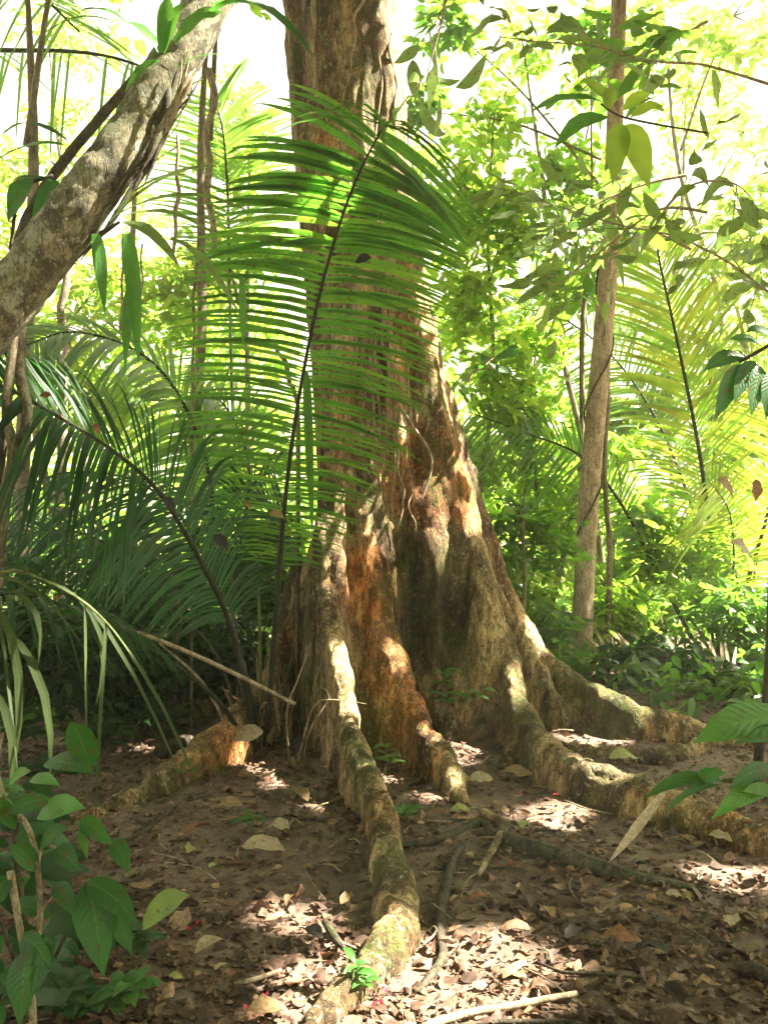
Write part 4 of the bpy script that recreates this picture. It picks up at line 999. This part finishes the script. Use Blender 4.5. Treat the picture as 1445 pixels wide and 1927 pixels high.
# fallen leaves that stand out, each a thing
FL = [(497, 1597, 66, 10, 'dead_pale', 'large pale tan fallen leaf on the dark litter left of the long winding root'),
 (372, 1562, 46, 40, 'dead_red', 'rust orange curled leaf lying on the litter below the left root'),
 (360, 1600, 34, 90, 'dead_green', 'small grey green leaf just below the rust orange one'),
 (397, 1790, 50, 20, 'dead_pale', 'tan boat shaped leaf on the lower left litter'),
 (562, 1507, 50, 120, 'dead', 'tan oval leaf leaning in the shade near the palm base'),
 (525, 1567, 42, 150, 'dead_pale', 'pale split leaf above the large tan leaf'),
 (402, 1629, 24, 80, 'dead_green', 'small yellow green leaf left of the large tan leaf'),
 (417, 1829, 26, 60, 'dead_pale', 'small pale round leaf below the tan boat shaped leaf'),
 (332, 1852, 22, 10, 'dead_green', 'tiny yellow leaf near the bottom left herb'),
 (505, 1914, 66, 5, 'dead', 'golden brown leaf cut by the bottom edge left of the winding root'),
 (435, 1524, 38, 25, 'dead', 'golden orange crumpled leaf near the seedling below the palm'),
 (115, 1412, 30, 10, 'dead_pale', 'pale pinkish leaf behind the broad leaved sapling'),
 (987, 1574, 30, 60, 'dead_green', 'yellowish leaf standing beside the mossy surface root'),
 (1172, 1437, 46, 15, 'dead_green', 'yellow green leaf lying behind the thick right root'),
 (1377, 1752, 46, 70, 'dead_pale', 'pale tan cupped leaf on the mud at the lower right'),
 (1172, 1778, 58, 5, 'dead_red', 'reddish ribbed leaf flat on the mud at lower right'),
 (904, 1702, 36, 15, 'dead_red', 'bright orange brown leaf right of the thin dark root'),
 (1269, 1706, 26, 20, 'dead_pale', 'small white shiny leaf on the trampled mud'),
 (1267, 1577, 32, 80, 'dead_dark', 'dark grey folded leaf near the end of the thick root'),
 (1032, 1727, 34, 100, 'dead', 'curled ochre leaf in the middle of the mud'),
 (1022, 1592, 36, 170, 'dead_dark', 'black leaf on top of the mossy surface root'),
 (977, 1848, 22, 160, 'dead_green', 'small fresh green leaf on the mud near the bottom'),
 (887, 1397, 50, 70, 'dead_red', 'large rust brown leaf leaning in the hollow between the roots'),
 (1267, 1897, 46, 110, 'dead_dark', 'dark brown curled leaf at the bottom right'),
 (1352, 1587, 40, 150, 'dead_pale', 'tan leaf below the right end of the thick root'),
 (972, 1469, 50, 175, 'dead', 'flat brown leaf pieces at the foot of the thick right root'),
 (867, 1549, 32, 10, 'dead_green', 'yellow leaf under the tip of the short middle root'),
 (1080, 1770, 40, 30, 'dead_dark', 'torn dark leaf in the middle of the lower right mud'),
 (1225, 1802, 62, 175, 'dead_dark', 'long grey leaf beside the reddish ribbed leaf'),
 (800, 1445, 34, 20, 'dead_pale', 'pale leaf on the litter between the long and the short root'),
 (905, 1478, 40, 10, 'dead_pale', 'light pinkish leaf right of the short middle root'),
 (1100, 1455, 30, 90, 'dead_pale', 'small pale leaf against the upper side of the thick root'),
 (650, 1690, 30, 60, 'dead', 'brown leaf touching the left side of the winding root'),
 (590, 1760, 40, 130, 'dead_dark', 'dark leaf left of the lower bend of the winding root')]
for px, py, wpx, ang, m, lb in FL:
    c = G(px, py, .0); c[2] = float(gh(c[0], c[1])) + .045
    L = wpx * c[1] / F * 1.25
    a = R(ang + 10 * g.normal())
    D = np.array([math.cos(a), math.sin(a), .12 * g.normal()]) * L
    X, Fq, U = leaves(c - D / 2, D, (g.normal() * .3, -.45, 1), L * .5, UP * L * .12, 'oval', .35, .25, g.normal() * .5)
    one('fallen_leaf', X, [Fq[0]], M[m], lb, 'fallen leaf')
for k in range(26):
    px, py = [(87, 1665), (120, 1655), (100, 1715), (355, 1752), (500, 1880), (465, 1905), (250, 1500), (240, 1508), (510, 1475), (600, 1640), (530, 1480), (200, 1550), (370, 1740), (60, 1700), (340, 1470), (1045, 1500), (960, 1640), (420, 1440), (700, 1905), (715, 1890), (720, 1870), (480, 1600), (300, 1620), (150, 1600), (980, 1500), (250, 1610)][k]
    c = G(px, py, .0); c[2] = float(gh(c[0], c[1])) + .035
    mb = MB()
    for j in range(3):
        D = norm(g.normal(size=3) + [0, 0, .4]) * (.013 + .012 * g.random())
        X, Fq, U = leaves(c, D, g.normal(size=3) + [0, 0, 1], .012, None, 'mid', .3); mb.add(X, Fq, U)
    mb.one('fallen_blossom', M['petal'], 'tiny crimson fallen blossom on the leaf litter', 'blossom', 'tiny crimson blossoms scattered on the floor')
X, Fq, U = leaves(G(1252, 1488, .24), G(1142, 1626, .02) - G(1252, 1488, .24), (-.6, -1, .6), .045, None, 'strap', .3, .1, 1.0)
one('dry_strap_leaf', X, Fq, M['dead_pale'], 'long pale dry strap leaf leaning off the thick right root', 'fallen leaf')

def stick(name, pts, r, mat, label, cat, wob=.08, n=None):
    V_, F_, U_ = tube(pts, r, n, 8, wob, len(label)); return one(name, V_, F_, mat, label, cat)
def Gs(l, z=.02): return [np.array([*(q_ := G(a, b, z))[:2], float(gh(q_[0], q_[1])) + z]) for a, b in l]
stick('surface_root', Gs([(925, 1572), (960, 1590), (1030, 1612), (1100, 1632), (1180, 1652), (1260, 1662), (1330, 1672)], .012), [.02, .045, .05, .045, .035, .022, .008], M['mossy_root'], 'low mossy surface root crossing the mud right of the short root', 'root', .10, 60)
stick('surface_root', Gs([(870, 1590), (850, 1620), (832, 1690), (828, 1740), (832, 1780), (800, 1830), (780, 1850)], .02), [.018, .022, .020, .018, .018, .015, .006], M['dark_wood'], 'thin dark root winding down the mud to the sunlit patch', 'root', .12, 50)
stick('surface_root', Gs([(750, 1590), (830, 1578), (905, 1555), (930, 1580)], .02), [.012, .02, .025, .02], M['dark_wood'], 'thin root running left from the tip of the short middle root', 'root', .12)
stick('surface_root', Gs([(905, 1530), (945, 1560), (925, 1600), (900, 1640)], .03), [.02, .025, .018, .01], M['bark_root'], 'short forked root lying over the start of the mossy surface root', 'root', .1)
stick('stick', Gs([(795, 1925), (880, 1893), (960, 1878), (1085, 1862)], .03), [.010, .013, .012, .008], M['dry_wood'], 'brown fallen stick on the mud at the bottom centre right', 'stick')
stick('stick', Gs([(830, 1926), (930, 1910), (1040, 1912), (1095, 1918)], .02), [.007, .008, .007, .005], M['dark_wood'], 'thin black stick along the bottom edge', 'stick')
stick('stick', Gs([(1010, 1800), (1060, 1822), (1120, 1826), (1225, 1836)], .02), [.004, .006, .006, .004], M['dark_wood'], 'thin dark twig lying right of the sunlit patch', 'stick')
stick('stick', Gs([(1380, 1806), (1410, 1812), (1460, 1830)], .03), [.018, .026, .024], M['dark_wood'], 'stubby black stick at the right edge low down', 'stick')
stick('stick', Gs([(612, 1712), (630, 1745), (655, 1775)], .05), [.014, .017, .008], M['dark_wood'], 'short dark stick touching the left side of the winding root', 'stick')
stick('stick', Gs([(440, 1835), (480, 1828), (530, 1812)], .03), [.006, .009, .005], M['dry_wood'], 'small curved twig on the lower left litter', 'stick')
stick('stick', Gs([(205, 1575), (280, 1545), (340, 1500), (400, 1490)], .03), [.006, .01, .008, .004], M['dark_wood'], 'dark crooked stick below the low left root', 'stick')
stick('log', Gs([(300, 1415), (380, 1385), (450, 1350)], .05), [.05, .07, .06], M['dark_wood'], 'dark rotting log behind the low left root', 'log', .06)
# many small twigs
mb = MB()
for k in range(260):
    x_, y_ = scatter(1, 2.3, 8.5); a = g.random() * 6.28; L = .06 + .25 * g.random() ** 2
    p0 = np.array([x_[0], y_[0], float(gh(x_[0], y_[0])) + .025]); d = np.array([math.cos(a), math.sin(a), 0]) * L
    V_, F_, U_ = tube([p0, p0 + d * .5 + g.normal(size=3) * .012 + UP * .008, p0 + d], .0016 + .003 * g.random(), 8, 5); mb.add(V_, F_, U_)
V_, F_, U_ = mb.pack()
tagit(mesh('twig_debris', V_, F_, M['dry_wood'], None, U_), 'fine broken twigs strewn through the leaf litter', 'twigs', None, 'stuff')

# ------------------------------------------------------------------ seedlings and foreground plants
def seedling(name, label, b, tops, Y, n, lpx, mat, cat='seedling', seed=0, wr=.34, droop=.35, stem=.004):
    g = np.random.default_rng(seed)
    bp = G(*b, 0); bp[2] = float(gh(bp[0], bp[1]))
    if Y is None: Y = bp[1]
    t = empty(name, bp, label, cat)
    for tx, ty in tops:
        tp = P(tx, ty, Y)
        V_, F_, U_ = tube([bp, (bp + tp) / 2 + g.normal(size=3) * .015, tp], [stem, stem * .8, stem * .5], 14, 6)
        mesh('stem', V_, F_, M['stalk_green'], t)
        for k in range(n):
            a = k * 2.4 + g.random(); u = .65 + .35 * k / max(n - 1, 1)
            p0 = bp + (tp - bp) * u; L = lpx * Y / F * (.7 + .5 * g.random())
            D = np.array([math.cos(a), math.sin(a) * .9, .25 - droop * g.random()]) * L
            X, Fq, U = leaves(p0, D, (0, -.3, 1), L * wr, UP * L * .12, 'lance', .25, .1)
            mesh('leaf', X, Fq, mat, t, U)
    return t
seedling('seedling', 'small sapling with pale sunlit leaves in front of the hollow between the roots', (855, 1372), [(836, 1262), (836, 1306), (905, 1300)], 5.9, 6, 40, M['leaf_fgl'], seed=1)
seedling('seedling', 'tiny seedling with narrow leaves behind the long winding root', (722, 1455), [(728, 1405), (740, 1425)], 5.0, 5, 32, M['leaf_mid'], seed=2)
seedling('seedling', 'broad bladed seedling growing against the right side of the winding root', (758, 1560), [(760, 1528)], None, 8, 48, M['leaf_fgl'], seed=3, droop=.1)
seedling('seedling', 'low seedling with finger leaves on the litter under the palm', (480, 1560), [(478, 1535), (455, 1540)], None, 7, 28, M['leaf_mid'], seed=4)
seedling('seedling', 'pale leaved seedling at the bottom beside the end of the winding root', (672, 1880), [(668, 1812), (690, 1840)], None, 7, 42, M['leaf_fgl'], seed=5)
seedling('seedling', 'small seedling against the low left root', (345, 1480), [(340, 1440)], None, 5, 30, M['leaf_mid'], seed=6)
seedling('herb', 'leafy herb in the bottom left corner with narrow light green leaves', (225, 1915), [(228, 1862), (255, 1850), (195, 1880)], None, 9, 62, M['leaf_fgl'], 'herb', seed=7, wr=.36)
seedling('herb', 'low dark herb beneath the broad leaved sapling on the left', (250, 1800), [(235, 1745), (260, 1770), (215, 1770)], None, 8, 55, M['leaf_fg'], 'herb', seed=8)
seedling('herb', 'small fern like herb at the right edge beside the mossy root', (1405, 1352), [(1400, 1318), (1415, 1322)], 7.0, 9, 34, M['leaf_mid'], 'herb', seed=9, wr=.2)
seedling('herb', 'dark leafy herb under the ribbon leaves at the left edge', (60, 1585), [(40, 1540), (80, 1545), (20, 1560)], None, 8, 60, M['leaf_fg'], 'herb', seed=10)
seedling('herb', 'dark leafy herb behind the log at the left', (250, 1400), [(230, 1350), (270, 1345)], None, 8, 46, M['leaf_dark'], 'herb', seed=11)
seedling('herb', 'bushy dark herb at the very bottom left corner', (60, 1925), [(30, 1850), (80, 1870), (120, 1890)], None, 8, 75, M['leaf_fg'], 'herb', seed=12)

for k, (b_, tops_, n_, l_, m_, lb_) in enumerate((((40, 1700), [(20, 1620), (70, 1600), (110, 1640)], 8, 78, 'leaf_fg', 'dark drooping herb at the left edge beside the sapling stem'),
    ((160, 1830), [(150, 1760), (200, 1740), (110, 1770)], 8, 74, 'leaf_fg', 'broad dark herb between the sapling and the bottom left herb'),
    ((120, 1490), [(90, 1440), (150, 1445), (50, 1450)], 8, 56, 'leaf_dark', 'dark leafy herb beneath the hanging ribbon leaves'),
    ((20, 1440), [(0, 1380), (50, 1370), (30, 1340)], 9, 58, 'leaf_dark', 'tall dark herb rising at the left edge behind the ribbon leaves'),
    ((300, 1390), [(280, 1350), (330, 1340)], 8, 44, 'leaf_dark', 'low dark herb beside the rotting log'),
    ((180, 1440), [(160, 1390), (205, 1385), (185, 1360)], 8, 46, 'leaf_dark', 'dark herb left of the rotting log'),
    ((100, 1925), [(130, 1860), (160, 1880)], 8, 60, 'leaf_fg', 'glossy dark herb at the bottom edge under the sapling'),
    ((1300, 1330), [(1285, 1290), (1320, 1285)], 9, 34, 'leaf_mid', 'small leafy herb just behind the tall mossy root'),
    ((1390, 1330), [(1375, 1280), (1425, 1285), (1400, 1265)], 9, 36, 'leaf_mid', 'bushy herb at the right edge behind the end of the mossy root'),
    ((1190, 1290), [(1170, 1255), (1215, 1250)], 9, 30, 'leaf_mid', 'small herb growing behind the middle of the mossy root'))):
    seedling('herb', lb_, b_, tops_, None, n_, l_, M[m_], 'herb', seed=60 + k)
YF = 2.35
def LL(bx, by, tx, ty, w, m, nz=.3, dY=0.0): return (P(bx, by, YF + dY), P(tx, ty, YF + dY - .06), w * YF / F, np.array([.25 * rng.normal(), -1, nz + .2 * rng.normal()]), M[m], 'oval')
plant('broadleaf_sapling', 'dark broad leaved sapling with woody stems in the lower left foreground', 'sapling', G(60, 2040, 0),
      [([G(60, 2040, 0), P(62, 1900, YF), P(40, 1760, YF), P(20, 1640, YF)], .010), ([P(55, 1830, YF), P(75, 1740, YF), P(72, 1640, YF), P(55, 1560, YF), P(10, 1505, YF)], .008), ([P(72, 1640, YF), P(82, 1592, YF), P(120, 1600, YF)], .004), ([P(60, 1740, YF), P(110, 1680, YF), P(165, 1665, YF)], .004), ([P(10, 1505, YF), P(-5, 1440, YF), P(5, 1380, YF)], .005)],
      [LL(172, 1452, 132, 1358, 54, 'leaf_fg'), LL(82, 1440, 176, 1458, 38, 'leaf_fg', .9), LL(18, 1478, 60, 1452, 22, 'leaf_fgl'), LL(56, 1470, 114, 1480, 24, 'leaf_fgl', .8),
       LL(70, 1540, 162, 1522, 44, 'leaf_fgl', .7), LL(98, 1505, 10, 1535, 34, 'leaf_fg'), LL(148, 1546, 214, 1592, 42, 'leaf_fg'), LL(150, 1560, 165, 1618, 18, 'leaf_fgl'), LL(212, 1580, 244, 1645, 36, 'leaf_fg'),
       LL(100, 1600, 150, 1640, 40, 'leaf_fg'), LL(105, 1662, 140, 1725, 36, 'leaf_fg'), LL(165, 1662, 196, 1840, 72, 'leaf_fg'), LL(160, 1660, 262, 1745, 50, 'leaf_fg', .7), LL(200, 1690, 250, 1800, 44, 'leaf_fg'),
       LL(268, 1748, 358, 1684, 48, 'leaf_holed', .6), LL(40, 1760, 100, 1830, 50, 'leaf_fg'), LL(50, 1790, 38, 1935, 74, 'leaf_fg'), LL(20, 1650, -30, 1720, 50, 'leaf_fg'), LL(70, 1640, 20, 1590, 36, 'leaf_fg'), LL(85, 1770, 60, 1880, 50, 'leaf_fg'), LL(30, 1560, -20, 1500, 36, 'leaf_fg'), LL(75, 1600, 130, 1560, 34, 'leaf_fg', .8)],
      M['dry_wood'], M['leaf_fg'])
g = np.random.default_rng(321)
lv_ = []
for k in range(58):
    bx, by = g.uniform(-30, 200), g.uniform(1470, 1900)
    if bx > 60 + (by - 1470) * .38: bx *= .5
    a = g.uniform(-.6, 3.6); L = g.uniform(45, 95); Yk = g.uniform(2.45, 3.0)
    lv_.append((P(bx, by, Yk), P(bx + math.cos(a) * L, by + abs(math.sin(a)) * L * .8, Yk - .1 * g.random()), L * .42 * Yk / F, np.array([.4 * g.normal(), -.8, .4 + .5 * g.random()]), M['leaf_dark'] if k % 3 else M['leaf_fg'], 'broad'))
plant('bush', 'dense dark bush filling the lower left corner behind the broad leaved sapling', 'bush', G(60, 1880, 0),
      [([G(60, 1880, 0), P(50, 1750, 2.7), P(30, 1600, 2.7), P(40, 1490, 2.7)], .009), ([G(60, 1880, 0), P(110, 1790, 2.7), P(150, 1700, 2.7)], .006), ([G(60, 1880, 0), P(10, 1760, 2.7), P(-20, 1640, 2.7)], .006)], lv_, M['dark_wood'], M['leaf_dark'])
YF = 2.1
plant('broad_leaf_plant', 'plant poking in from the right edge with one big light green leaf', 'plant', G(1720, 1927, 0),
      [([G(1720, 1927, 0), P(1600, 1600, 2.1), P(1485, 1372, 2.1)], .008)], [LL(1500, 1368, 1302, 1400, 74, 'leaf_fgl', .35), LL(1500, 1390, 1378, 1402, 34, 'leaf_fg', -.2)], M['stalk_green'], M['leaf_fgl'])
plant('broad_leaf_plant', 'plant at the right edge with several narrow leaves over the thick root', 'plant', G(1650, 1900, 0),
      [([G(1650, 1900, 0), P(1540, 1640, 2.1), P(1440, 1478, 2.1), P(1360, 1468, 2.1)], .005)],
      [LL(1362, 1472, 1208, 1506, 30, 'leaf_fg', .9), LL(1450, 1488, 1338, 1542, 36, 'leaf_fgl', .5), LL(1300, 1480, 1365, 1454, 26, 'leaf_fg', .8), LL(1455, 1450, 1372, 1484, 34, 'leaf_fg', .8), LL(1350, 1478, 1248, 1530, 14, 'leaf_fg', .9), LL(1460, 1500, 1395, 1490, 24, 'leaf_fgl')], M['stalk_green'], M['leaf_fg'])
stick('stump', [G(1420, 1470, -.02), P(1430, 1400, 5.0), P(1442, 1300, 5.0), P(1452, 1000, 5.0), P(1450, 800, 5.2)], [.028, .026, .022, .016, .008], M['dark_wood'], 'thin dark sapling stem at the right edge behind the big light green leaf', 'sapling')
YF = 3.0
plant('hanging_branch', 'branch with large dark leaves hanging in at the right edge above the golden fronds', 'branch', P(1620, 560, 3.0),
      [([P(1640, 560, 3.0), P(1500, 620, 3.0), P(1420, 665, 3.0), P(1390, 680, 3.0)], .007)],
      [LL(1402, 688, 1342, 794, 44, 'leaf_fg', .2), LL(1432, 690, 1412, 784, 40, 'leaf_fg', .2), LL(1400, 672, 1322, 700, 32, 'leaf_fg', .6), LL(1440, 660, 1370, 640, 30, 'leaf_fgl', .6), LL(1420, 680, 1380, 760, 34, 'leaf_fg', .3), LL(1460, 700, 1440, 790, 40, 'leaf_fg', .3), LL(1460, 640, 1400, 625, 30, 'leaf_fg', .7)], M['dark_wood'], M['leaf_fg'])

def branch(label, pts, Y, n, lpx, mat, seed, wr=.38, up=0.0, hang=.5, group=None, r=3.2, mats=None):
    g = np.random.default_rng(seed)
    q = spline([P(a, b, Y + (c[0] if c else 0)) for a, b, *c in pts], 60)
    t = empty('leafy_branch', q[0], label, 'branch', group)
    Vm, Fm, Um = tube(q[::6], np.linspace(r, r * .35, 10) * Y / F, 60, 6)
    T = norm(np.gradient(q, axis=0))
    mb = MB(); sb = MB(); k = 0
    while k < n:
        u = int((.10 + .88 * g.random()) * 59); L0 = lpx * Y / F; m_ = 2 + int(g.random() * 5)
        sd = norm(np.cross(T[u], UP)) * (1 if g.random() < .5 else -1)
        ax = norm(T[u] * .5 + sd * g.random() + np.array([0, 0, .5 * g.normal() - .1 - up]) + .3 * g.normal(size=3))
        e = q[u] + ax * L0 * (.5 + m_ * .28)
        Vs, Fs_, Us = tube([q[u], (q[u] + e) / 2 + g.normal(size=3) * L0 * .08, e], [.0035, .0025, .0015], 10, 5); sb.add(Vs, Fs_, Us)
        for j_ in range(m_):
            L = L0 * (.45 + .85 * g.random())
            p0 = q[u] + (e - q[u]) * (j_ + .8) / m_
            D = norm(ax * .7 + norm(np.cross(ax, UP)) * (1 if j_ % 2 else -1) * .8 + np.array([0, 0, -hang * g.random()]) + .3 * g.normal(size=3)) * L
            X, Fq, U = leaves(p0, D, np.array([0, -.6, .8]) + .6 * g.normal(size=3), L * wr * (.65 + .5 * g.random()), UP * L * .14 * g.normal(), 'oval', .15, .14, g.normal() * .6)
            mb.add(X, Fq, U); k += 1
    sb.add(Vm, Fm, Um); Vs, Fs_, Us = sb.pack(); mesh('stem', Vs, Fs_, M['dry_wood'], t)
    V_, F_, U_ = mb.pack(); mesh('foliage', V_, F_, mat, t, U_)
    return t
branch('long thin branch across the top right with drooping dull leaves', [(1500, 175), (1322, 122), (1222, 115), (1122, 88), (982, 75), (890, 62)], 5.5, 44, 70, M['leaf_holed'], 1)
branch('vertical twig with grey green leaves at the top just right of the big trunk', [(840, -60), (835, 20), (820, 80), (800, 150)], 5.0, 16, 74, M['leaf_holed'], 2, hang=.3)
branch('branch whose worn dark leaves hang in the middle of the upper right', [(1520, 600), (1445, 550), (1372, 495), (1272, 445), (1172, 425), (1072, 395), (1010, 375)], 5.0, 62, 66, M['leaf_holed'], 3, hang=.6)
branch('higher twig of worn leaves spreading right above the golden palm', [(1230, 430), (1262, 380), (1310, 345), (1380, 345), (1430, 390)], 5.0, 34, 66, M['leaf_holed'], 4, hang=.4)
branch('twig of holed leaves curving down between slender trunk and golden frond', [(1330, 400), (1240, 395), (1120, 480), (1020, 555), (980, 545)], 5.2, 24, 58, M['leaf_holed'], 5, hang=.2)
YF = 4.6
plant('leafy_branch', 'twig with big backlit yellow green leaves in front of the slender trunk', 'branch', P(1300, 235, 4.6), [([P(1330, 250, 4.6), P(1240, 235, 4.6), P(1165, 218, 4.6), P(1130, 195, 4.6)], .006)],
      [LL(1140, 195, 994, 214, 42, 'leaf_fgl', .8), LL(1146, 220, 1040, 282, 44, 'leaf_fgl', .5), LL(1168, 232, 1152, 350, 46, 'leaf_yel', .1), LL(1178, 234, 1222, 358, 50, 'leaf_yel', .1), LL(1172, 208, 1226, 176, 32, 'leaf_yel', .4), LL(1148, 205, 1138, 165, 32, 'leaf_yel', .3), LL(1185, 222, 1250, 200, 30, 'leaf_yel', .6), LL(1150, 200, 1090, 150, 26, 'leaf_yel', .5)], M['dark_wood'], M['leaf_fgl'])
branch('small leafy twig in front of the right side of the big trunk at mid height', [(880, 720), (890, 700), (930, 690)], 6.2, 6, 50, M['leaf_fg'], 7)

branch('leafy spray hiding the slender trunk near the top of the photo', [(1330, 40), (1240, 90), (1150, 130), (1080, 180)], 6.5, 60, 64, M['leaf_mid'], 11)
branch('leafy spray crossing the slender trunk just below the big yellow leaves', [(1290, 330), (1220, 345), (1130, 380), (1040, 440)], 6.5, 70, 62, M['leaf_holed'], 12)
branch('dark tattered spray where the slender trunk meets the golden palm top', [(1300, 470), (1240, 440), (1170, 430), (1110, 470)], 6.8, 56, 60, M['leaf_mid'], 13, hang=.7)
# lianas and hanging stems on the left
stick('liana', [P(330, 70, 4.0), P(298, 100, 4.0), P(215, 192, 4.0), P(130, 292, 4.05), P(75, 372, 4.1), P(42, 450, 4.1), P(28, 560, 4.15), P(20, 700, 4.2), P(0, 900, 4.3), G(-60, 1480, 0)], [.018, .022, .022, .022, .024, .030, .028, .024, .024, .03], M['dark_wood'], 'dark crooked liana slanting up to the leaning trunk behind it', 'liana', .1, 90)
stick('twisted_stem', [P(40, 600, 3.8), P(38, 700, 3.8), P(52, 780, 3.8), P(30, 860, 3.8), P(8, 950, 3.8), P(-10, 1100, 3.8), G(-40, 1560, 0)], [.022, .026, .026, .03, .032, .034, .04], M['bark_lean'], 'grey twisted woody stem at the left edge below the leaning trunk', 'liana', .08, 80)
stick('twisted_stem', [P(30, 610, 3.75), P(20, 690, 3.75), P(12, 780, 3.75), P(25, 850, 3.75), P(5, 960, 3.75), P(-20, 1150, 3.8), G(-60, 1540, 0)], [.016, .018, .02, .022, .022, .024, .03], M['bark_far'], 'thinner brown stem twined round the grey twisted one at the left edge', 'liana', .08, 80)
for k, (a, b, Y, r, lb) in enumerate((((334, 250), (333, 475), 3.6, .008, 'straight brown hanging root below the leaning trunk'), ((232, 440), (228, 620), 4.5, .007, 'thin hanging root left of the oval dangling leaf'), ((268, 460), (262, 660), 5.0, .006, 'thin brown hanging strand beside the dangling strap leaves'), ((372, 440), (364, 700), 6.5, .012, 'slim straight stem behind the big frond on its left'), ((395, 130), (400, 480), 7.2, .03, 'shaggy dry vine bundle hanging right of the leaning trunk'), ((118, 420), (120, 760), 9.5, .05, 'far slim trunk between leaning trunk and pale fronds'), ((246, 200), (250, 560), 9.0, .03, 'far pale stem seen just behind the leaning trunk'), ((335, 1020), (333, 1320), 7.0, .035, 'dark slim stem in the shade behind the left palm fronds'), ((1148, 700), (1142, 1180), 9.4, .03, 'greenish stem close behind the slender pale trunk'), ((520, 640), (560, 760), 6.6, .018, 'dark leaning stem behind the big frond'), ((985, 960), (985, 1200), 8.0, .018, 'thin dark sapling stem right of the big trunk'))):
    A_, B_ = P(*a, Y), P(*b, Y)
    g = np.random.default_rng(k)
    pts = [A_ + (B_ - A_) * u + np.array([g.normal(), g.normal(), 0]) * r * .8 for u in np.linspace(0, 1, 7)]
    if b[1] > 690:
        pts.append(np.array([B_[0], B_[1], float(gh(B_[0], B_[1]))]))
    stick('hanging_root' if b[1] < 690 else 'stem', pts, r, M['dry_wood'] if b[1] < 690 else M['bark_far'], lb, 'hanging root' if b[1] < 690 else 'stem', .12)
# debris caught on the fronds
for px, py, Y, w, m, lb in ((683, 490, 5.0, 34, 'dead_dark', 'black leaf scrap caught on the right side of the big frond'), (522, 972, 5.35, 34, 'dead', 'brown dry leaf wedged on the stalk of the big frond'), (415, 1022, 5.0, 44, 'dead_dark', 'black dead leaf lying on the dark left frond'), (182, 808, 4.1, 28, 'dead_red', 'pinkish brown leaf resting on the glossy left frond'), (466, 951, 5.0, 18, 'dead_red', 'small orange leaf on the frond left of the big stalk'), (318, 950, 4.8, 40, 'dead_dark', 'dark clump of debris at the bend of the left frond'), (86, 745, 4.0, 24, 'dead_red', 'small reddish scrap on top of the left frond'), (106, 1127, 3.3, 18, 'dead_red', 'small orange leaf on the low left frond'), (467, 1385, 5.55, 62, 'dead_pale', 'big cupped tan leaf leaning on the palm stalks at their foot'), (1395, 1035, 7.0, 60, 'dead_pale', 'pale curled dead leaf hanging at the right edge'), (1365, 920, 7.0, 60, 'dead', 'brown dead leaf hanging from the golden frond'), (1420, 925, 6.0, 56, 'dead_red', 'rust red leaf at the right edge by the golden palm'), (735, 1045, 6.0, 22, 'dead_pale', 'small pale leaf caught in the trunk cleft')):
    L = w * Y / F; a = R(200 * rng.random())
    D = np.array([math.cos(a), .1, -math.sin(a) * .8]) * L
    c = P(px, py, Y - .04)
    X, Fq, U = leaves(c - D / 2, D, (0, -1, .5), L * .5, UP * L * .1, 'oval', .4, .25, .8)
    one('dead_leaf', X, Fq, M[m], lb, 'dead leaf')
# dry twiggy shoots by the palm foot
for k, (pts, lb) in enumerate((([(560, 1440), (590, 1330), (640, 1318), (690, 1325)], 'thin pale twig reaching across the front of the winding root'), ([(545, 1440), (540, 1340), (560, 1280), (575, 1240)], 'upright dry twig between palm and winding root'), ([(570, 1430), (585, 1370), (620, 1310), (598, 1290)], 'forked bare twig in the shade left of the winding root'))):
    pp = [G(*pts[0], .0)] + [P(a, b, 5.3) for a, b in pts[1:]]
    stick('twig', pp, [.006, .005, .004, .002], M['dry_wood'], lb, 'twig', .1)

# ------------------------------------------------------------------ haze
if HAZE:
    hb = NB('haze')
    v = hb.n('VolumePrincipled'); v.inputs['Density'].default_value = HAZE
    v.inputs['Color'].default_value = (1.0, .97, .86, 1); v.inputs['Anisotropy'].default_value = .35
    hb.l(v.outputs[0], hb.out.inputs['Volume'])
    x0, x1, y0, y1, z0, z1 = -62, 62, -22, 92, -3, 20
    Vh = [(x, y, z) for x in (x0, x1) for y in (y0, y1) for z in (z0, z1)]
    hz_ = mesh('haze', Vh, [np.array([[0, 1, 3, 2], [4, 6, 7, 5], [0, 4, 5, 1], [2, 3, 7, 6], [0, 2, 6, 4], [1, 5, 7, 3]])], hb.m, smooth=False)
    tagit(hz_, 'warm morning haze between the trees', 'haze', None, 'stuff')
